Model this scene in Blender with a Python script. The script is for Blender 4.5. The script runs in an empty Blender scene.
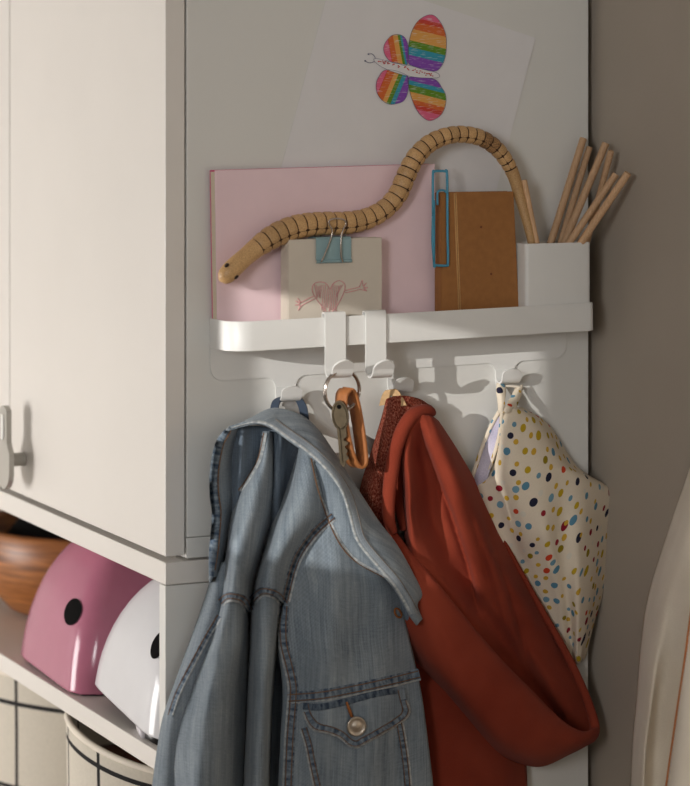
import bpy, bmesh, math, random
from mathutils import Vector, Matrix, noise
from mathutils.bvhtree import BVHTree

random.seed(7)
PI = math.pi
sc = bpy.context.scene
COL = sc.collection

# ------------------------------------------------------------------ camera
FPX = 2550.0
HOR = 110.0
ANG = math.atan(FPX / 5355.0)
RV = Vector((math.cos(ANG), -math.sin(ANG), 0))
FV = Vector((math.sin(ANG), math.cos(ANG), 0))
UP = Vector((0, 0, 1))
CAMZ = 1.10
CAM = Vector((0, 0, CAMZ)) - 2.1 * (FV + RV * ((165.5 - 345) / FPX))
cd = bpy.data.cameras.new('camera')
cam = bpy.data.objects.new('camera', cd)
COL.objects.link(cam)
cam.location = CAM
cam.rotation_euler = (PI / 2, 0, -ANG)
cd.sensor_width = 36
cd.lens = FPX / 786 * 36
cd.shift_y = -(393 - HOR) / 786
cd.clip_start = 0.05
cd.dof.use_dof = True
cd.dof.focus_distance = 2.19
cd.dof.aperture_fstop = 6.3
sc.camera = cam


def ray(px, py):
    return FV + RV * ((px - 345) / FPX) + UP * ((HOR - py) / FPX)


def P(px, py, d=0.0):
    """point seen at a pixel on the plane d metres in front of the cupboard side"""
    v = ray(px, py)
    return CAM + v * ((-d - CAM.y) / v.y)


def PXW(px, py, x):
    v = ray(px, py)
    return CAM + v * ((x - CAM.x) / v.x)


# ------------------------------------------------------------------ materials
def newmat(name):
    m = bpy.data.materials.new(name)
    m.use_nodes = True
    nt = m.node_tree
    b = nt.nodes['Principled BSDF']
    return m, nt, b


def lin(c):
    return tuple(((x / 12.92) if x <= 0.04045 else ((x + 0.055) / 1.055) ** 2.4) for x in [v / 255 for v in c]) + (1,)


def N(nt, t, **kw):
    n = nt.nodes.new(t)
    for k, v in kw.items():
        setattr(n, k, v)
    return n


def bump_to(nt, b, sock, strength=.2, dist=.001):
    bp = N(nt, 'ShaderNodeBump')
    bp.inputs['Strength'].default_value = strength
    bp.inputs['Distance'].default_value = dist
    nt.links.new(sock, bp.inputs['Height'])
    nt.links.new(bp.outputs[0], b.inputs['Normal'])
    return bp


def noise_node(nt, scale, detail=3, coord='Object', stretch=None, rough=.55):
    tc = N(nt, 'ShaderNodeTexCoord')
    n = N(nt, 'ShaderNodeTexNoise')
    n.inputs['Scale'].default_value = scale
    n.inputs['Detail'].default_value = detail
    n.inputs['Roughness'].default_value = rough
    src = tc.outputs[coord]
    if stretch:
        mp = N(nt, 'ShaderNodeMapping')
        mp.inputs['Scale'].default_value = stretch
        nt.links.new(src, mp.inputs[0])
        src = mp.outputs[0]
    nt.links.new(src, n.inputs['Vector'])
    return n


def ramp(nt, sock, stops):
    r = N(nt, 'ShaderNodeValToRGB')
    e = r.color_ramp.elements
    while len(e) < len(stops):
        e.new(.5)
    for i, (p, c) in enumerate(stops):
        e[i].position = p
        e[i].color = c
    nt.links.new(sock, r.inputs[0])
    return r


def mixc(nt, fac, a, b, mode='MIX'):
    m = N(nt, 'ShaderNodeMix')
    m.data_type = 'RGBA'
    m.blend_type = mode
    for val, idx in ((fac, 0), (a, 6), (b, 7)):
        if hasattr(val, 'links') or hasattr(val, 'is_linked'):
            nt.links.new(val, m.inputs[idx])
        else:
            m.inputs[idx].default_value = val
    return m.outputs[2]


def plain(name, c, rough=.5, metal=0, var=.05, scale=40, bump=0, bscale=300, spec=.5):
    m, nt, b = newmat(name)
    col = lin(c)
    n = noise_node(nt, scale, 3)
    lo = tuple(max(0, v * (1 - var)) for v in col[:3]) + (1,)
    hi = tuple(min(1, v * (1 + var)) for v in col[:3]) + (1,)
    r = ramp(nt, n.outputs[0], [(.3, lo), (.7, hi)])
    nt.links.new(r.outputs[0], b.inputs['Base Color'])
    b.inputs['Roughness'].default_value = rough
    b.inputs['Metallic'].default_value = metal
    b.inputs['Specular IOR Level'].default_value = spec
    if bump:
        n2 = noise_node(nt, bscale, 2)
        bump_to(nt, b, n2.outputs[0], bump, .001)
    return m


def wood_mat(name, c1, c2, stretch, scale=60, rough=.5, rnd=True):
    m, nt, b = newmat(name)
    n = noise_node(nt, scale, 4, 'Object', stretch)
    r = ramp(nt, n.outputs[0], [(.3, lin(c1)), (.7, lin(c2))])
    out = r.outputs[0]
    if rnd:
        oi = N(nt, 'ShaderNodeObjectInfo')
        hv = N(nt, 'ShaderNodeHueSaturation')
        mr = N(nt, 'ShaderNodeMapRange')
        mr.inputs[3].default_value = .86
        mr.inputs[4].default_value = 1.1
        nt.links.new(oi.outputs['Random'], mr.inputs[0])
        nt.links.new(mr.outputs[0], hv.inputs['Value'])
        nt.links.new(out, hv.inputs['Color'])
        out = hv.outputs[0]
    nt.links.new(out, b.inputs['Base Color'])
    b.inputs['Roughness'].default_value = rough
    bump_to(nt, b, n.outputs[0], .12, .0005)
    return m


def denim_mat(name, dark, light, wear=.5):
    m, nt, b = newmat(name)
    tc = N(nt, 'ShaderNodeTexCoord')
    # twill diagonal
    mp = N(nt, 'ShaderNodeMapping')
    mp.inputs['Rotation'].default_value = (0, 0, math.radians(35))
    mp.inputs['Scale'].default_value = (1, 1, 1)
    nt.links.new(tc.outputs['UV'], mp.inputs[0])
    w = N(nt, 'ShaderNodeTexWave')
    w.inputs['Scale'].default_value = 190
    w.inputs['Distortion'].default_value = 1.5
    w.inputs['Detail'].default_value = 2
    nt.links.new(mp.outputs[0], w.inputs['Vector'])
    slub = noise_node(nt, 1, 3, 'UV', (800, 25, 1))
    weft = noise_node(nt, 1, 2, 'UV', (120, 900, 1))
    big = noise_node(nt, 22, 4, 'UV')
    wornn = noise_node(nt, 1, 3, 'UV', (160, 9, 1))
    a1 = N(nt, 'ShaderNodeMath', operation='MULTIPLY_ADD')
    nt.links.new(weft.outputs[0], a1.inputs[0])
    a1.inputs[1].default_value = .55
    nt.links.new(slub.outputs[0], a1.inputs[2])
    a2 = N(nt, 'ShaderNodeMath', operation='MULTIPLY_ADD')
    nt.links.new(big.outputs[0], a2.inputs[0])
    a2.inputs[1].default_value = wear
    nt.links.new(a1.outputs[0], a2.inputs[2])
    a3 = N(nt, 'ShaderNodeMath', operation='MULTIPLY_ADD')
    nt.links.new(wornn.outputs[0], a3.inputs[0])
    a3.inputs[1].default_value = .8
    nt.links.new(a2.outputs[0], a3.inputs[2])
    a4 = N(nt, 'ShaderNodeMath', operation='MULTIPLY_ADD')
    nt.links.new(w.outputs[1] if len(w.outputs) > 1 else w.outputs[0], a4.inputs[0])
    a4.inputs[1].default_value = .12
    nt.links.new(a3.outputs[0], a4.inputs[2])
    mr = N(nt, 'ShaderNodeMapRange')
    mid = .775 + .5 * wear + .4 + .06
    mr.inputs[1].default_value = mid - .5
    mr.inputs[2].default_value = mid + .5
    nt.links.new(a4.outputs[0], mr.inputs[0])
    r = ramp(nt, mr.outputs[0], [(0, lin(dark)), (1, lin(light))])
    nt.links.new(r.outputs[0], b.inputs['Base Color'])
    b.inputs['Roughness'].default_value = .9
    b.inputs['Specular IOR Level'].default_value = .15
    b.inputs['Sheen Weight'].default_value = .15
    bump_to(nt, b, a4.outputs[0], .35, .0006)
    return m


def seam_mat(name, dark, light):
    """puckered double-thickness seam: worn ridges across the run of the seam (UV y runs along it)"""
    m, nt, b = newmat(name)
    n = noise_node(nt, 1, 2, 'UV', (60, 260, 1))
    n2 = noise_node(nt, 1, 3, 'UV', (500, 500, 1))
    a = N(nt, 'ShaderNodeMath', operation='MULTIPLY_ADD')
    nt.links.new(n2.outputs[0], a.inputs[0])
    a.inputs[1].default_value = .4
    nt.links.new(n.outputs[0], a.inputs[2])
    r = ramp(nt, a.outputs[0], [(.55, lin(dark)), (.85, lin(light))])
    nt.links.new(r.outputs[0], b.inputs['Base Color'])
    b.inputs['Roughness'].default_value = .9
    b.inputs['Specular IOR Level'].default_value = .15
    bump_to(nt, b, a.outputs[0], .6, .0012)
    return m


def cloth_mat(name, c1, c2, scale=900, rough=.9, big=12, bump=.25, sheen=.2):
    m, nt, b = newmat(name)
    n = noise_node(nt, scale, 2, 'UV')
    nb = noise_node(nt, big, 3, 'UV')
    a = N(nt, 'ShaderNodeMath', operation='MULTIPLY_ADD')
    nt.links.new(n.outputs[0], a.inputs[0])
    a.inputs[1].default_value = .6
    nt.links.new(nb.outputs[0], a.inputs[2])
    r = ramp(nt, a.outputs[0], [(.6, lin(c1)), (1.0, lin(c2))])
    nt.links.new(r.outputs[0], b.inputs['Base Color'])
    b.inputs['Roughness'].default_value = rough
    b.inputs['Specular IOR Level'].default_value = .12
    b.inputs['Sheen Weight'].default_value = sheen
    bump_to(nt, b, n.outputs[0], bump, .0006)
    return m


def dots_mat(name):
    m, nt, b = newmat(name)
    tc = N(nt, 'ShaderNodeTexCoord')
    base = lin((236, 224, 204))
    prev = None
    wv = noise_node(nt, 700, 2, 'UV')
    cur = mixc(nt, wv.outputs[0], base, lin((224, 210, 190)))
    for (scl, rnd, off, rad, ramp_cols) in (
        (60, .55, (0, 0, 0), (.14, .225), [(.0, (92, 140, 165)), (.22, (190, 160, 40)), (.45, (150, 130, 30)), (.58, (40, 40, 60)), (.74, (205, 70, 40)), (.82, (120, 160, 180)), (.92, (140, 30, 45))]),
        (60, .5, (.5 / 60 + .0003, .5 / 60, 0), (.11, .165), [(.0, (205, 165, 60)), (.4, (110, 150, 170)), (.6, (222, 215, 200)), (.75, (215, 175, 60)), (.9, (150, 40, 50))])):
        mp = N(nt, 'ShaderNodeMapping')
        mp.inputs['Location'].default_value = off
        nt.links.new(tc.outputs['UV'], mp.inputs[0])
        v = N(nt, 'ShaderNodeTexVoronoi')
        v.voronoi_dimensions = '2D'
        v.inputs['Scale'].default_value = scl
        v.inputs['Randomness'].default_value = rnd
        nt.links.new(mp.outputs[0], v.inputs['Vector'])
        sep = N(nt, 'ShaderNodeSeparateColor')
        nt.links.new(v.outputs['Color'], sep.inputs[0])
        r = ramp(nt, sep.outputs[0], [(p, lin(c)) for p, c in ramp_cols])
        r.color_ramp.interpolation = 'CONSTANT'
        mr = N(nt, 'ShaderNodeMapRange')
        mr.inputs[3].default_value = rad[0]
        mr.inputs[4].default_value = rad[1]
        nt.links.new(sep.outputs[1], mr.inputs[0])
        lt = N(nt, 'ShaderNodeMath', operation='LESS_THAN')
        nt.links.new(v.outputs['Distance'], lt.inputs[0])
        nt.links.new(mr.outputs[0], lt.inputs[1])
        cur = mixc(nt, lt.outputs[0], cur, r.outputs[0])
    nt.links.new(cur, b.inputs['Base Color'])
    b.inputs['Roughness'].default_value = .85
    b.inputs['Specular IOR Level'].default_value = .15
    bump_to(nt, b, wv.outputs[0], .15, .0005)
    return m


def grid_mat(name, base, line):
    m, nt, b = newmat(name)
    tc = N(nt, 'ShaderNodeTexCoord')
    sep = N(nt, 'ShaderNodeSeparateXYZ')
    nt.links.new(tc.outputs['UV'], sep.inputs[0])
    outs = []
    for i, (per, w, ph) in enumerate(((.075, .0045, .02), (.085, .0045, .03))):
        ad = N(nt, 'ShaderNodeMath', operation='ADD')
        nt.links.new(sep.outputs[i], ad.inputs[0])
        ad.inputs[1].default_value = ph
        md = N(nt, 'ShaderNodeMath', operation='FLOORED_MODULO')
        nt.links.new(ad.outputs[0], md.inputs[0])
        md.inputs[1].default_value = per
        lt = N(nt, 'ShaderNodeMath', operation='LESS_THAN')
        nt.links.new(md.outputs[0], lt.inputs[0])
        lt.inputs[1].default_value = w
        outs.append(lt.outputs[0])
    mx = N(nt, 'ShaderNodeMath', operation='MAXIMUM')
    nt.links.new(outs[0], mx.inputs[0])
    nt.links.new(outs[1], mx.inputs[1])
    nn = noise_node(nt, 300, 2)
    c = mixc(nt, nn.outputs[0], lin(base), lin(tuple(int(v * .93) for v in base)))
    c = mixc(nt, mx.outputs[0], c, lin(line))
    nt.links.new(c, b.inputs['Base Color'])
    b.inputs['Roughness'].default_value = .9
    bump_to(nt, b, nn.outputs[0], .2, .001)
    return m


def crayon_mat(name, c, rot=0, cover=.62):
    m, nt, b = newmat(name)
    tc = N(nt, 'ShaderNodeTexCoord')
    mp = N(nt, 'ShaderNodeMapping')
    mp.inputs['Rotation'].default_value = (0, rot, 0)
    mp.inputs['Scale'].default_value = (120, 1, 1300)
    nt.links.new(tc.outputs['Object'], mp.inputs[0])
    n = N(nt, 'ShaderNodeTexNoise')
    n.inputs['Scale'].default_value = 1
    n.inputs['Detail'].default_value = 3
    nt.links.new(mp.outputs[0], n.inputs['Vector'])
    col = lin(c)
    lt = tuple(v * .45 + .42 for v in col[:3]) + (1,)
    r = ramp(nt, n.outputs[0], [(cover - .06, col), (cover + .06, lt)])
    nt.links.new(r.outputs[0], b.inputs['Base Color'])
    b.inputs['Roughness'].default_value = .8
    return m


M = {}
M['lacquer'] = plain('white_lacquer', (224, 223, 219), .38, var=.015, scale=8)
M['lacquer_front'] = plain('white_lacquer_door', (228, 223, 217), .32, var=.015, scale=8)
M['rail'] = plain('white_powder_coated_steel', (228, 227, 224), .4, var=.01, bump=.05, bscale=900)
M['wall'] = plain('greige_wall_paint', (168, 157, 144), .85, var=.04, scale=6, bump=.1, bscale=250)
M['pale_wall'] = plain('pale_wall_paint', (196, 193, 188), .9, var=.02)
M['floor'] = wood_mat('oak_floor', (150, 138, 124), (178, 166, 150), (2, 30, 2), 3, rnd=False)
M['paper'] = plain('drawing_paper', (229, 227, 228), .8, var=.015, scale=30)
M['pages'] = plain('page_edges', (228, 214, 190), .85, var=.05, scale=600)
M['pink'] = plain('pink_book_cloth', (242, 214, 220), .7, var=.03, scale=25, bump=.06, bscale=900)
M['pinkdeep'] = plain('deep_pink_board', (215, 95, 135), .7)
M['pad'] = plain('cream_card', (214, 204, 190), .8, var=.02, scale=40)
M['kraft'] = plain('kraft_board', (158, 106, 56), .75, var=.08, scale=160, bump=.08, bscale=900)
M['kraftlight'] = plain('worn_kraft_crease', (206, 160, 104), .75, var=.08, scale=300)
M['teal'] = plain('teal_enamel', (142, 172, 178), .45, var=.03)
M['blueclip'] = plain('blue_vinyl', (70, 150, 180), .35, var=.03)
M['steel'] = plain('nickel_wire', (190, 180, 172), .22, metal=1, var=.03)
M['key'] = plain('worn_brass_key', (106, 95, 78), .35, metal=1, var=.12, scale=200)
M['leather'] = plain('tan_leather', (172, 108, 60), .55, var=.08, scale=200, bump=.15, bscale=800)
M['leatherdark'] = plain('dark_leather_edge', (110, 58, 30), .7, var=.1)
M['snake'] = wood_mat('varnished_bamboo', (180, 138, 90), (218, 178, 126), (12, 12, 12), 90, .42)
M['snakeburn'] = wood_mat('scorched_bamboo', (70, 40, 20), (190, 146, 96), (20, 20, 20), 60, .5)
M['snakecore'] = plain('dark_joint_tape', (70, 42, 24), .8)
M['burn'] = plain('burnt_wood', (45, 25, 15), .7)
M['dowel'] = wood_mat('beech_dowel', (186, 146, 108), (214, 176, 138), (60, 60, 6), 20, .6)
M['dowelend'] = plain('beech_end_grain', (205, 160, 115), .7, var=.1, scale=400)
M['denim'] = denim_mat('washed_denim', (84, 97, 111), (160, 170, 177), .6)
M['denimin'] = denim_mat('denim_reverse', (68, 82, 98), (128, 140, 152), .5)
M['seam'] = seam_mat('puckered_denim_seam', (62, 78, 98), (134, 146, 156))
M['edge'] = seam_mat('frayed_denim_edge', (150, 157, 162), (196, 198, 197))
M['loop'] = denim_mat('dark_denim', (40, 50, 66), (82, 94, 110), .4)
M['thread'] = plain('tan_thread', (114, 84, 60), .8, var=.2, scale=700)
M['threadgrey'] = plain('grey_thread', (120, 112, 106), .8, var=.2, scale=700)
M['threador'] = plain('orange_thread', (150, 90, 44), .8, var=.2, scale=700)
M['pewter'] = plain('pewter_button', (196, 184, 170), .35, metal=1, var=.12, scale=300)
M['red'] = cloth_mat('rust_red_wool', (120, 46, 31), (150, 66, 47), 1300, big=9, sheen=.04)
M['lining'] = None
M['tan'] = plain('tan_tape', (196, 160, 116), .8, var=.1, scale=400)
M['dots'] = dots_mat('multicolour_dot_cotton')
M['lavender'] = cloth_mat('lavender_lining', (176, 172, 196), (212, 206, 222), 700, big=30)
M['whitetrim'] = plain('white_bias_tape', (235, 226, 212), .85, var=.03)
M['cream'] = cloth_mat('cream_linen', (224, 211, 192), (242, 231, 214), 900, big=8)
M['creamedge'] = plain('orange_overlock', (190, 120, 70), .8, var=.15, scale=500)
M['helmetpink'] = plain('glossy_pink_shell', (184, 112, 136), .16, var=.02)
M['helmetwhite'] = plain('glossy_white_shell', (222, 222, 226), .16, var=.01)
M['black'] = plain('black_foam', (9, 8, 8), .9, spec=.1)
M['blackgloss'] = plain('black_plastic', (18, 16, 16), .35)
M['clear'] = plain('pale_plastic_buckle', (205, 200, 205), .25)
M['bowl'] = wood_mat('acacia_wood', (110, 62, 26), (178, 112, 56), (3, 3, 40), 6, .4, rnd=False)
M['basket'] = grid_mat('cream_canvas_grid', (216, 208, 194), (22, 20, 22))
M['basketin'] = plain('brown_canvas_lining', (96, 52, 30), .9, var=.1)
M['brown'] = plain('brown_knit', (92, 48, 28), .95, var=.15, scale=120, bump=.4, bscale=500)
M['handle'] = plain('satin_grey_metal', (176, 172, 164), .4, metal=.2, var=.02)
M['gap'] = plain('shadow_gap_board', (120, 112, 102), .8)


def lining_mat():
    m, nt, b = newmat('speckled_red_fleece')
    tc = N(nt, 'ShaderNodeTexCoord')
    v = noise_node(nt, 1, 2, 'UV', (900, 420, 1), .7)
    r = ramp(nt, v.outputs[0], [(.36, lin((84, 32, 24))), (.5, lin((138, 62, 46))), (.66, lin((178, 120, 100)))])
    nt.links.new(r.outputs[0], b.inputs['Base Color'])
    b.inputs['Roughness'].default_value = .95
    b.inputs['Specular IOR Level'].default_value = .1
    bump_to(nt, b, v.outputs[0], .8, .0015)
    return m


M['lining'] = lining_mat()

# ------------------------------------------------------------------ object helpers
def thing(name, label, cat, loc=(0, 0, 0), group=None):
    o = bpy.data.objects.new(name, None)
    o.empty_display_size = .05
    COL.objects.link(o)
    o.location = loc
    o['label'] = label
    o['category'] = cat
    if group:
        o['group'] = group
    return o


def origin(o):
    v = Vector((0, 0, 0))
    while o is not None:
        v = v + Vector(o.location)
        o = o.parent
    return v


def link(name, bm, mat, parent=None, smooth=True, solid=0, soff=-1, label=None):
    """the bmesh is in world coordinates; it becomes one mesh object under its parent"""
    me = bpy.data.meshes.new(name)
    off = origin(parent)
    bm.normal_update()
    for v in bm.verts:
        v.co -= off
    bm.to_mesh(me)
    bm.free()
    for p in me.polygons:
        p.use_smooth = smooth
    for mm in (mat if isinstance(mat, (list, tuple)) else [mat]):
        me.materials.append(mm)
    o = bpy.data.objects.new(name, me)
    COL.objects.link(o)
    if parent is not None:
        o.parent = parent
    if solid:
        md = o.modifiers.new('thickness', 'SOLIDIFY')
        md.thickness = solid
        md.offset = soff
    if label:
        o['label'] = label
    return o


def auto(o, ang=35):
    me = o.data
    a = math.radians(ang)
    bm = bmesh.new()
    bm.from_mesh(me)
    for e in bm.edges:
        e.smooth = not (len(e.link_faces) == 2 and e.calc_face_angle(0) > a)
    bm.to_mesh(me)
    bm.free()
    return o


def box(bm, lo, hi, bev=0, seg=2):
    lo, hi = Vector(lo), Vector(hi)
    r = bmesh.ops.create_cube(bm, size=1)
    vs = r['verts']
    c = (lo + hi) / 2
    s = hi - lo
    for v in vs:
        v.co = Vector((v.co.x * s.x, v.co.y * s.y, v.co.z * s.z)) + c
    if bev:
        es = list({e for v in vs for e in v.link_edges})
        bmesh.ops.bevel(bm, geom=es, offset=bev, segments=seg, profile=.5, affect='EDGES')
    return bm


def boxb(lo, hi, bev=0, seg=2):
    return box(bmesh.new(), lo, hi, bev, seg)


def cr(p0, p1, p2, p3, t):
    return tuple(.5 * ((2 * b) + (-a + c) * t + (2 * a - 5 * b + 4 * c - d) * t * t + (-a + 3 * b - 3 * c + d) * t ** 3)
                 for a, b, c, d in zip(p0, p1, p2, p3))


def spline(pts, n, closed=False):
    """n samples per span, Catmull-Rom"""
    out = []
    k = len(pts)
    spans = k if closed else k - 1
    for i in range(spans):
        if closed:
            p0, p1, p2, p3 = (pts[(i + j - 1) % k] for j in range(4))
        else:
            p1, p2 = pts[i], pts[i + 1]
            p0 = pts[i - 1] if i > 0 else tuple(2 * a - b for a, b in zip(p1, p2))
            p3 = pts[i + 2] if i + 2 < k else tuple(2 * b - a for a, b in zip(p1, p2))
        for j in range(n):
            out.append(cr(p0, p1, p2, p3, j / n))
    if not closed:
        out.append(tuple(pts[-1]))
    return out


def loft(rows, nu=8, nv=8, conv=P, bm=None, wob=0, wscale=25, fn=None, seed=0):
    """cloth sheet from control rows of (px, py, depth); both ways smooth"""
    own = bm is None
    bm = bm or bmesh.new()
    R = [spline([tuple(p) for p in r], nu) for r in rows]
    cols = [spline([r[j] for r in R], nv) for j in range(len(R[0]))]
    nr, nc = len(cols[0]), len(cols)
    uvl = bm.loops.layers.uv.verify()
    grid, pos = [], []
    for i in range(nr):
        rowv, rowp = [], []
        for j in range(nc):
            px, py, d = cols[j][i][:3]
            if fn:
                d += fn(px, py, i / (nr - 1), j / (nc - 1))
            if wob:
                d += wob * noise.noise(Vector((px / wscale + seed, py / (wscale * 1.6), seed * 3.1)))
                d += wob * .4 * noise.noise(Vector((px / wscale * 2.7 + seed, py / wscale * 2.1, 5 + seed)))
            co = conv(px, py, d)
            rowv.append(bm.verts.new(co))
            rowp.append(co)
        grid.append(rowv)
        pos.append(rowp)
    U = [[0] * nc for _ in range(nr)]
    V = [[0] * nc for _ in range(nr)]
    for i in range(nr):
        c = nc // 2
        for j in range(c + 1, nc):
            U[i][j] = U[i][j - 1] + (pos[i][j] - pos[i][j - 1]).length
        for j in range(c - 1, -1, -1):
            U[i][j] = U[i][j + 1] - (pos[i][j] - pos[i][j + 1]).length
    cx = [pos[i][nc // 2].x for i in range(nr)]
    for i in range(nr):
        for j in range(nc):
            V[i][j] = 0 if i == 0 else V[i - 1][j] - (pos[i][j] - pos[i - 1][j]).length
            U[i][j] += 0
    tot = 0
    for i in range(nr - 1):
        for j in range(nc - 1):
            a, b, c, d_ = pos[i][j], pos[i + 1][j], pos[i + 1][j + 1], pos[i][j + 1]
            tot += (c - a).cross(d_ - b).dot(CAM - a)
    flipq = tot < 0
    for i in range(nr - 1):
        for j in range(nc - 1):
            q = [(i, j), (i + 1, j), (i + 1, j + 1), (i, j + 1)]
            if flipq:
                q.reverse()
            f = bm.faces.new([grid[x][y] for x, y in q])
            for lp, (x, y) in zip(f.loops, q):
                lp[uvl].uv = (U[x][y] + cx[x] + seed * .37, V[x][y] + seed * .21)
    return bm


def frame_along(pts):
    T = []
    for i in range(len(pts)):
        a = pts[max(0, i - 1)]
        b = pts[min(len(pts) - 1, i + 1)]
        T.append((b - a).normalized())
    n = T[0].orthogonal().normalized()
    Ns = []
    for i, t in enumerate(T):
        n = (n - t * n.dot(t))
        n = n.normalized() if n.length > 1e-6 else t.orthogonal().normalized()
        Ns.append(n)
    return T, Ns


def tube(bm, pts, rad, seg=10, closed=False, cap=True, flat=None):
    """round (or flattened: flat=(direction, ratio)) tube along world points"""
    pts = [Vector(p) for p in pts]
    n = len(pts)
    if not hasattr(rad, '__len__'):
        rad = [rad] * n
    T, Ns = frame_along(pts)
    if closed:
        T = [(pts[(i + 1) % n] - pts[i - 1]).normalized() for i in range(n)]
        ax = sum(((pts[i] - pts[0]).cross(pts[(i + 1) % n] - pts[0]) for i in range(n)), Vector()).normalized()
        Ns = [ax.copy() for _ in range(n)]
    rings = []
    for i in range(n):
        t = T[i]
        a = Ns[i]
        if flat:
            a = flat[0] - t * flat[0].dot(t)
            a.normalize()
        b = t.cross(a)
        ring = []
        for k in range(seg):
            th = 2 * PI * k / seg
            ca, sa = math.cos(th), math.sin(th)
            if flat:
                ca *= flat[1]
            ring.append(bm.verts.new(pts[i] + (a * ca + b * sa) * rad[i]))
        rings.append(ring)
    uvl = bm.loops.layers.uv.verify()
    rng = range(n) if closed else range(n - 1)
    for i in rng:
        r0, r1 = rings[i], rings[(i + 1) % n]
        for k in range(seg):
            f = bm.faces.new([r0[k], r0[(k + 1) % seg], r1[(k + 1) % seg], r1[k]])
            for lp, (u, v) in zip(f.loops, ((k, i), (k + 1, i), (k + 1, i + 1), (k, i + 1))):
                lp[uvl].uv = (u * .002, v * .003)
    if cap and not closed:
        for ring, fl in ((rings[0], True), (rings[-1], False)):
            bm.faces.new(list(reversed(ring)) if fl else ring)
    return bm


def lathe(bm, prof, c, seg=40, uvscale=1, wob=None):
    """profile of (radius, z) turned about the vertical through c"""
    uvl = bm.loops.layers.uv.verify()
    rings = []
    for i, (r, z) in enumerate(prof):
        ring = []
        for k in range(seg):
            a = 2 * PI * k / seg
            rr, zz = (r, z) if wob is None else wob(r, z, a, i)
            ring.append(bm.verts.new((c[0] + rr * math.cos(a), c[1] + rr * math.sin(a), c[2] + zz)))
        rings.append(ring)
    L = 0
    for i in range(len(prof) - 1):
        dl = math.hypot(prof[i + 1][0] - prof[i][0], prof[i + 1][1] - prof[i][1])
        rm = max(r for r, z in prof)
        for k in range(seg):
            f = bm.faces.new([rings[i][k], rings[i][(k + 1) % seg], rings[i + 1][(k + 1) % seg], rings[i + 1][k]])
            for lp, (u, v) in zip(f.loops, ((k, L), (k + 1, L), (k + 1, L + dl), (k, L + dl))):
                lp[uvl].uv = (u / seg * 2 * PI * rm, v)
        L += dl
    for ring, rev in ((rings[0], True), (rings[-1], False)):
        if (ring[0].co - ring[seg // 2].co).length > 1e-5:
            try:
                bm.faces.new(list(reversed(ring)) if rev else ring)
            except ValueError:
                pass
    bmesh.ops.remove_doubles(bm, verts=bm.verts, dist=1e-6)
    return bm


def slab(bm, outline, thick):
    """polygon of world points given thickness along its own normal (away from the room)"""
    vs = [bm.verts.new(p) for p in outline]
    f = bm.faces.new(vs)
    f.normal_update()
    if f.normal.dot(CAM - vs[0].co) < 0:
        f.normal_flip()
    n = f.normal.copy()
    r = bmesh.ops.extrude_face_region(bm, geom=[f])
    nv = [g for g in r['geom'] if isinstance(g, bmesh.types.BMVert)]
    for v in nv:
        v.co += n * thick
    return bm


def bar(bm, pts, width_dir, w, th, normal_hint=None):
    """flat metal strip bent along world points"""
    pts = [Vector(p) for p in pts]
    T, _ = frame_along(pts)
    W = width_dir.normalized()
    rings = []
    for i, p in enumerate(pts):
        nn = T[i].cross(W).normalized()
        ww = w[i] if hasattr(w, '__len__') else w
        rings.append([bm.verts.new(p + W * sx * ww / 2 + nn * sn * th / 2) for sx, sn in ((-1, -1), (1, -1), (1, 1), (-1, 1))])
    for a, b in zip(rings, rings[1:]):
        for k in range(4):
            bm.faces.new([a[k], a[(k + 1) % 4], b[(k + 1) % 4], b[k]])
    bm.faces.new(list(reversed(rings[0])))
    bm.faces.new(rings[-1])
    bmesh.ops.recalc_face_normals(bm, faces=bm.faces)
    return bm


# ------------------------------------------------------------------ room
def struct(name, bm, mat, **k):
    o = link(name, bm, mat, smooth=False, **k)
    o['kind'] = 'structure'
    return o


WALLX = 0.413
LX = -1.75
LOWZ = .89
struct('floor', boxb((LX - .02, -3.4, -.1), (WALLX + .1, 1.8, 0)), M['floor'])
struct('wall_right', boxb((WALLX, -3.4, 0), (WALLX + .1, 1.8, 2.5)), M['wall'])
struct('wall_back', boxb((LX - .02, 1.8, 0), (WALLX + .1, 1.9, 2.5)), M['pale_wall'])
struct('ceiling', boxb((LX - .02, -3.4, 2.5), (WALLX + .1, 1.9, 2.6)), M['pale_wall'])

struct('wall_front', boxb((LX - .02, -3.42, 0), (WALLX + .1, -3.4, 2.5)), M['pale_wall'])
struct('low_light_blocker', boxb((-.93, -1.75, 0), (-.87, -.2, LOWZ)), M['wall'])  # added out of view: blocks low window light so the lower scene darkens

# wall with the window the sun comes through
SUN = Vector((.085, .045, -.019)).normalized()


def back_to_wall(p):
    t = (p.x - LX) / SUN.x
    return p - SUN * t


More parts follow.
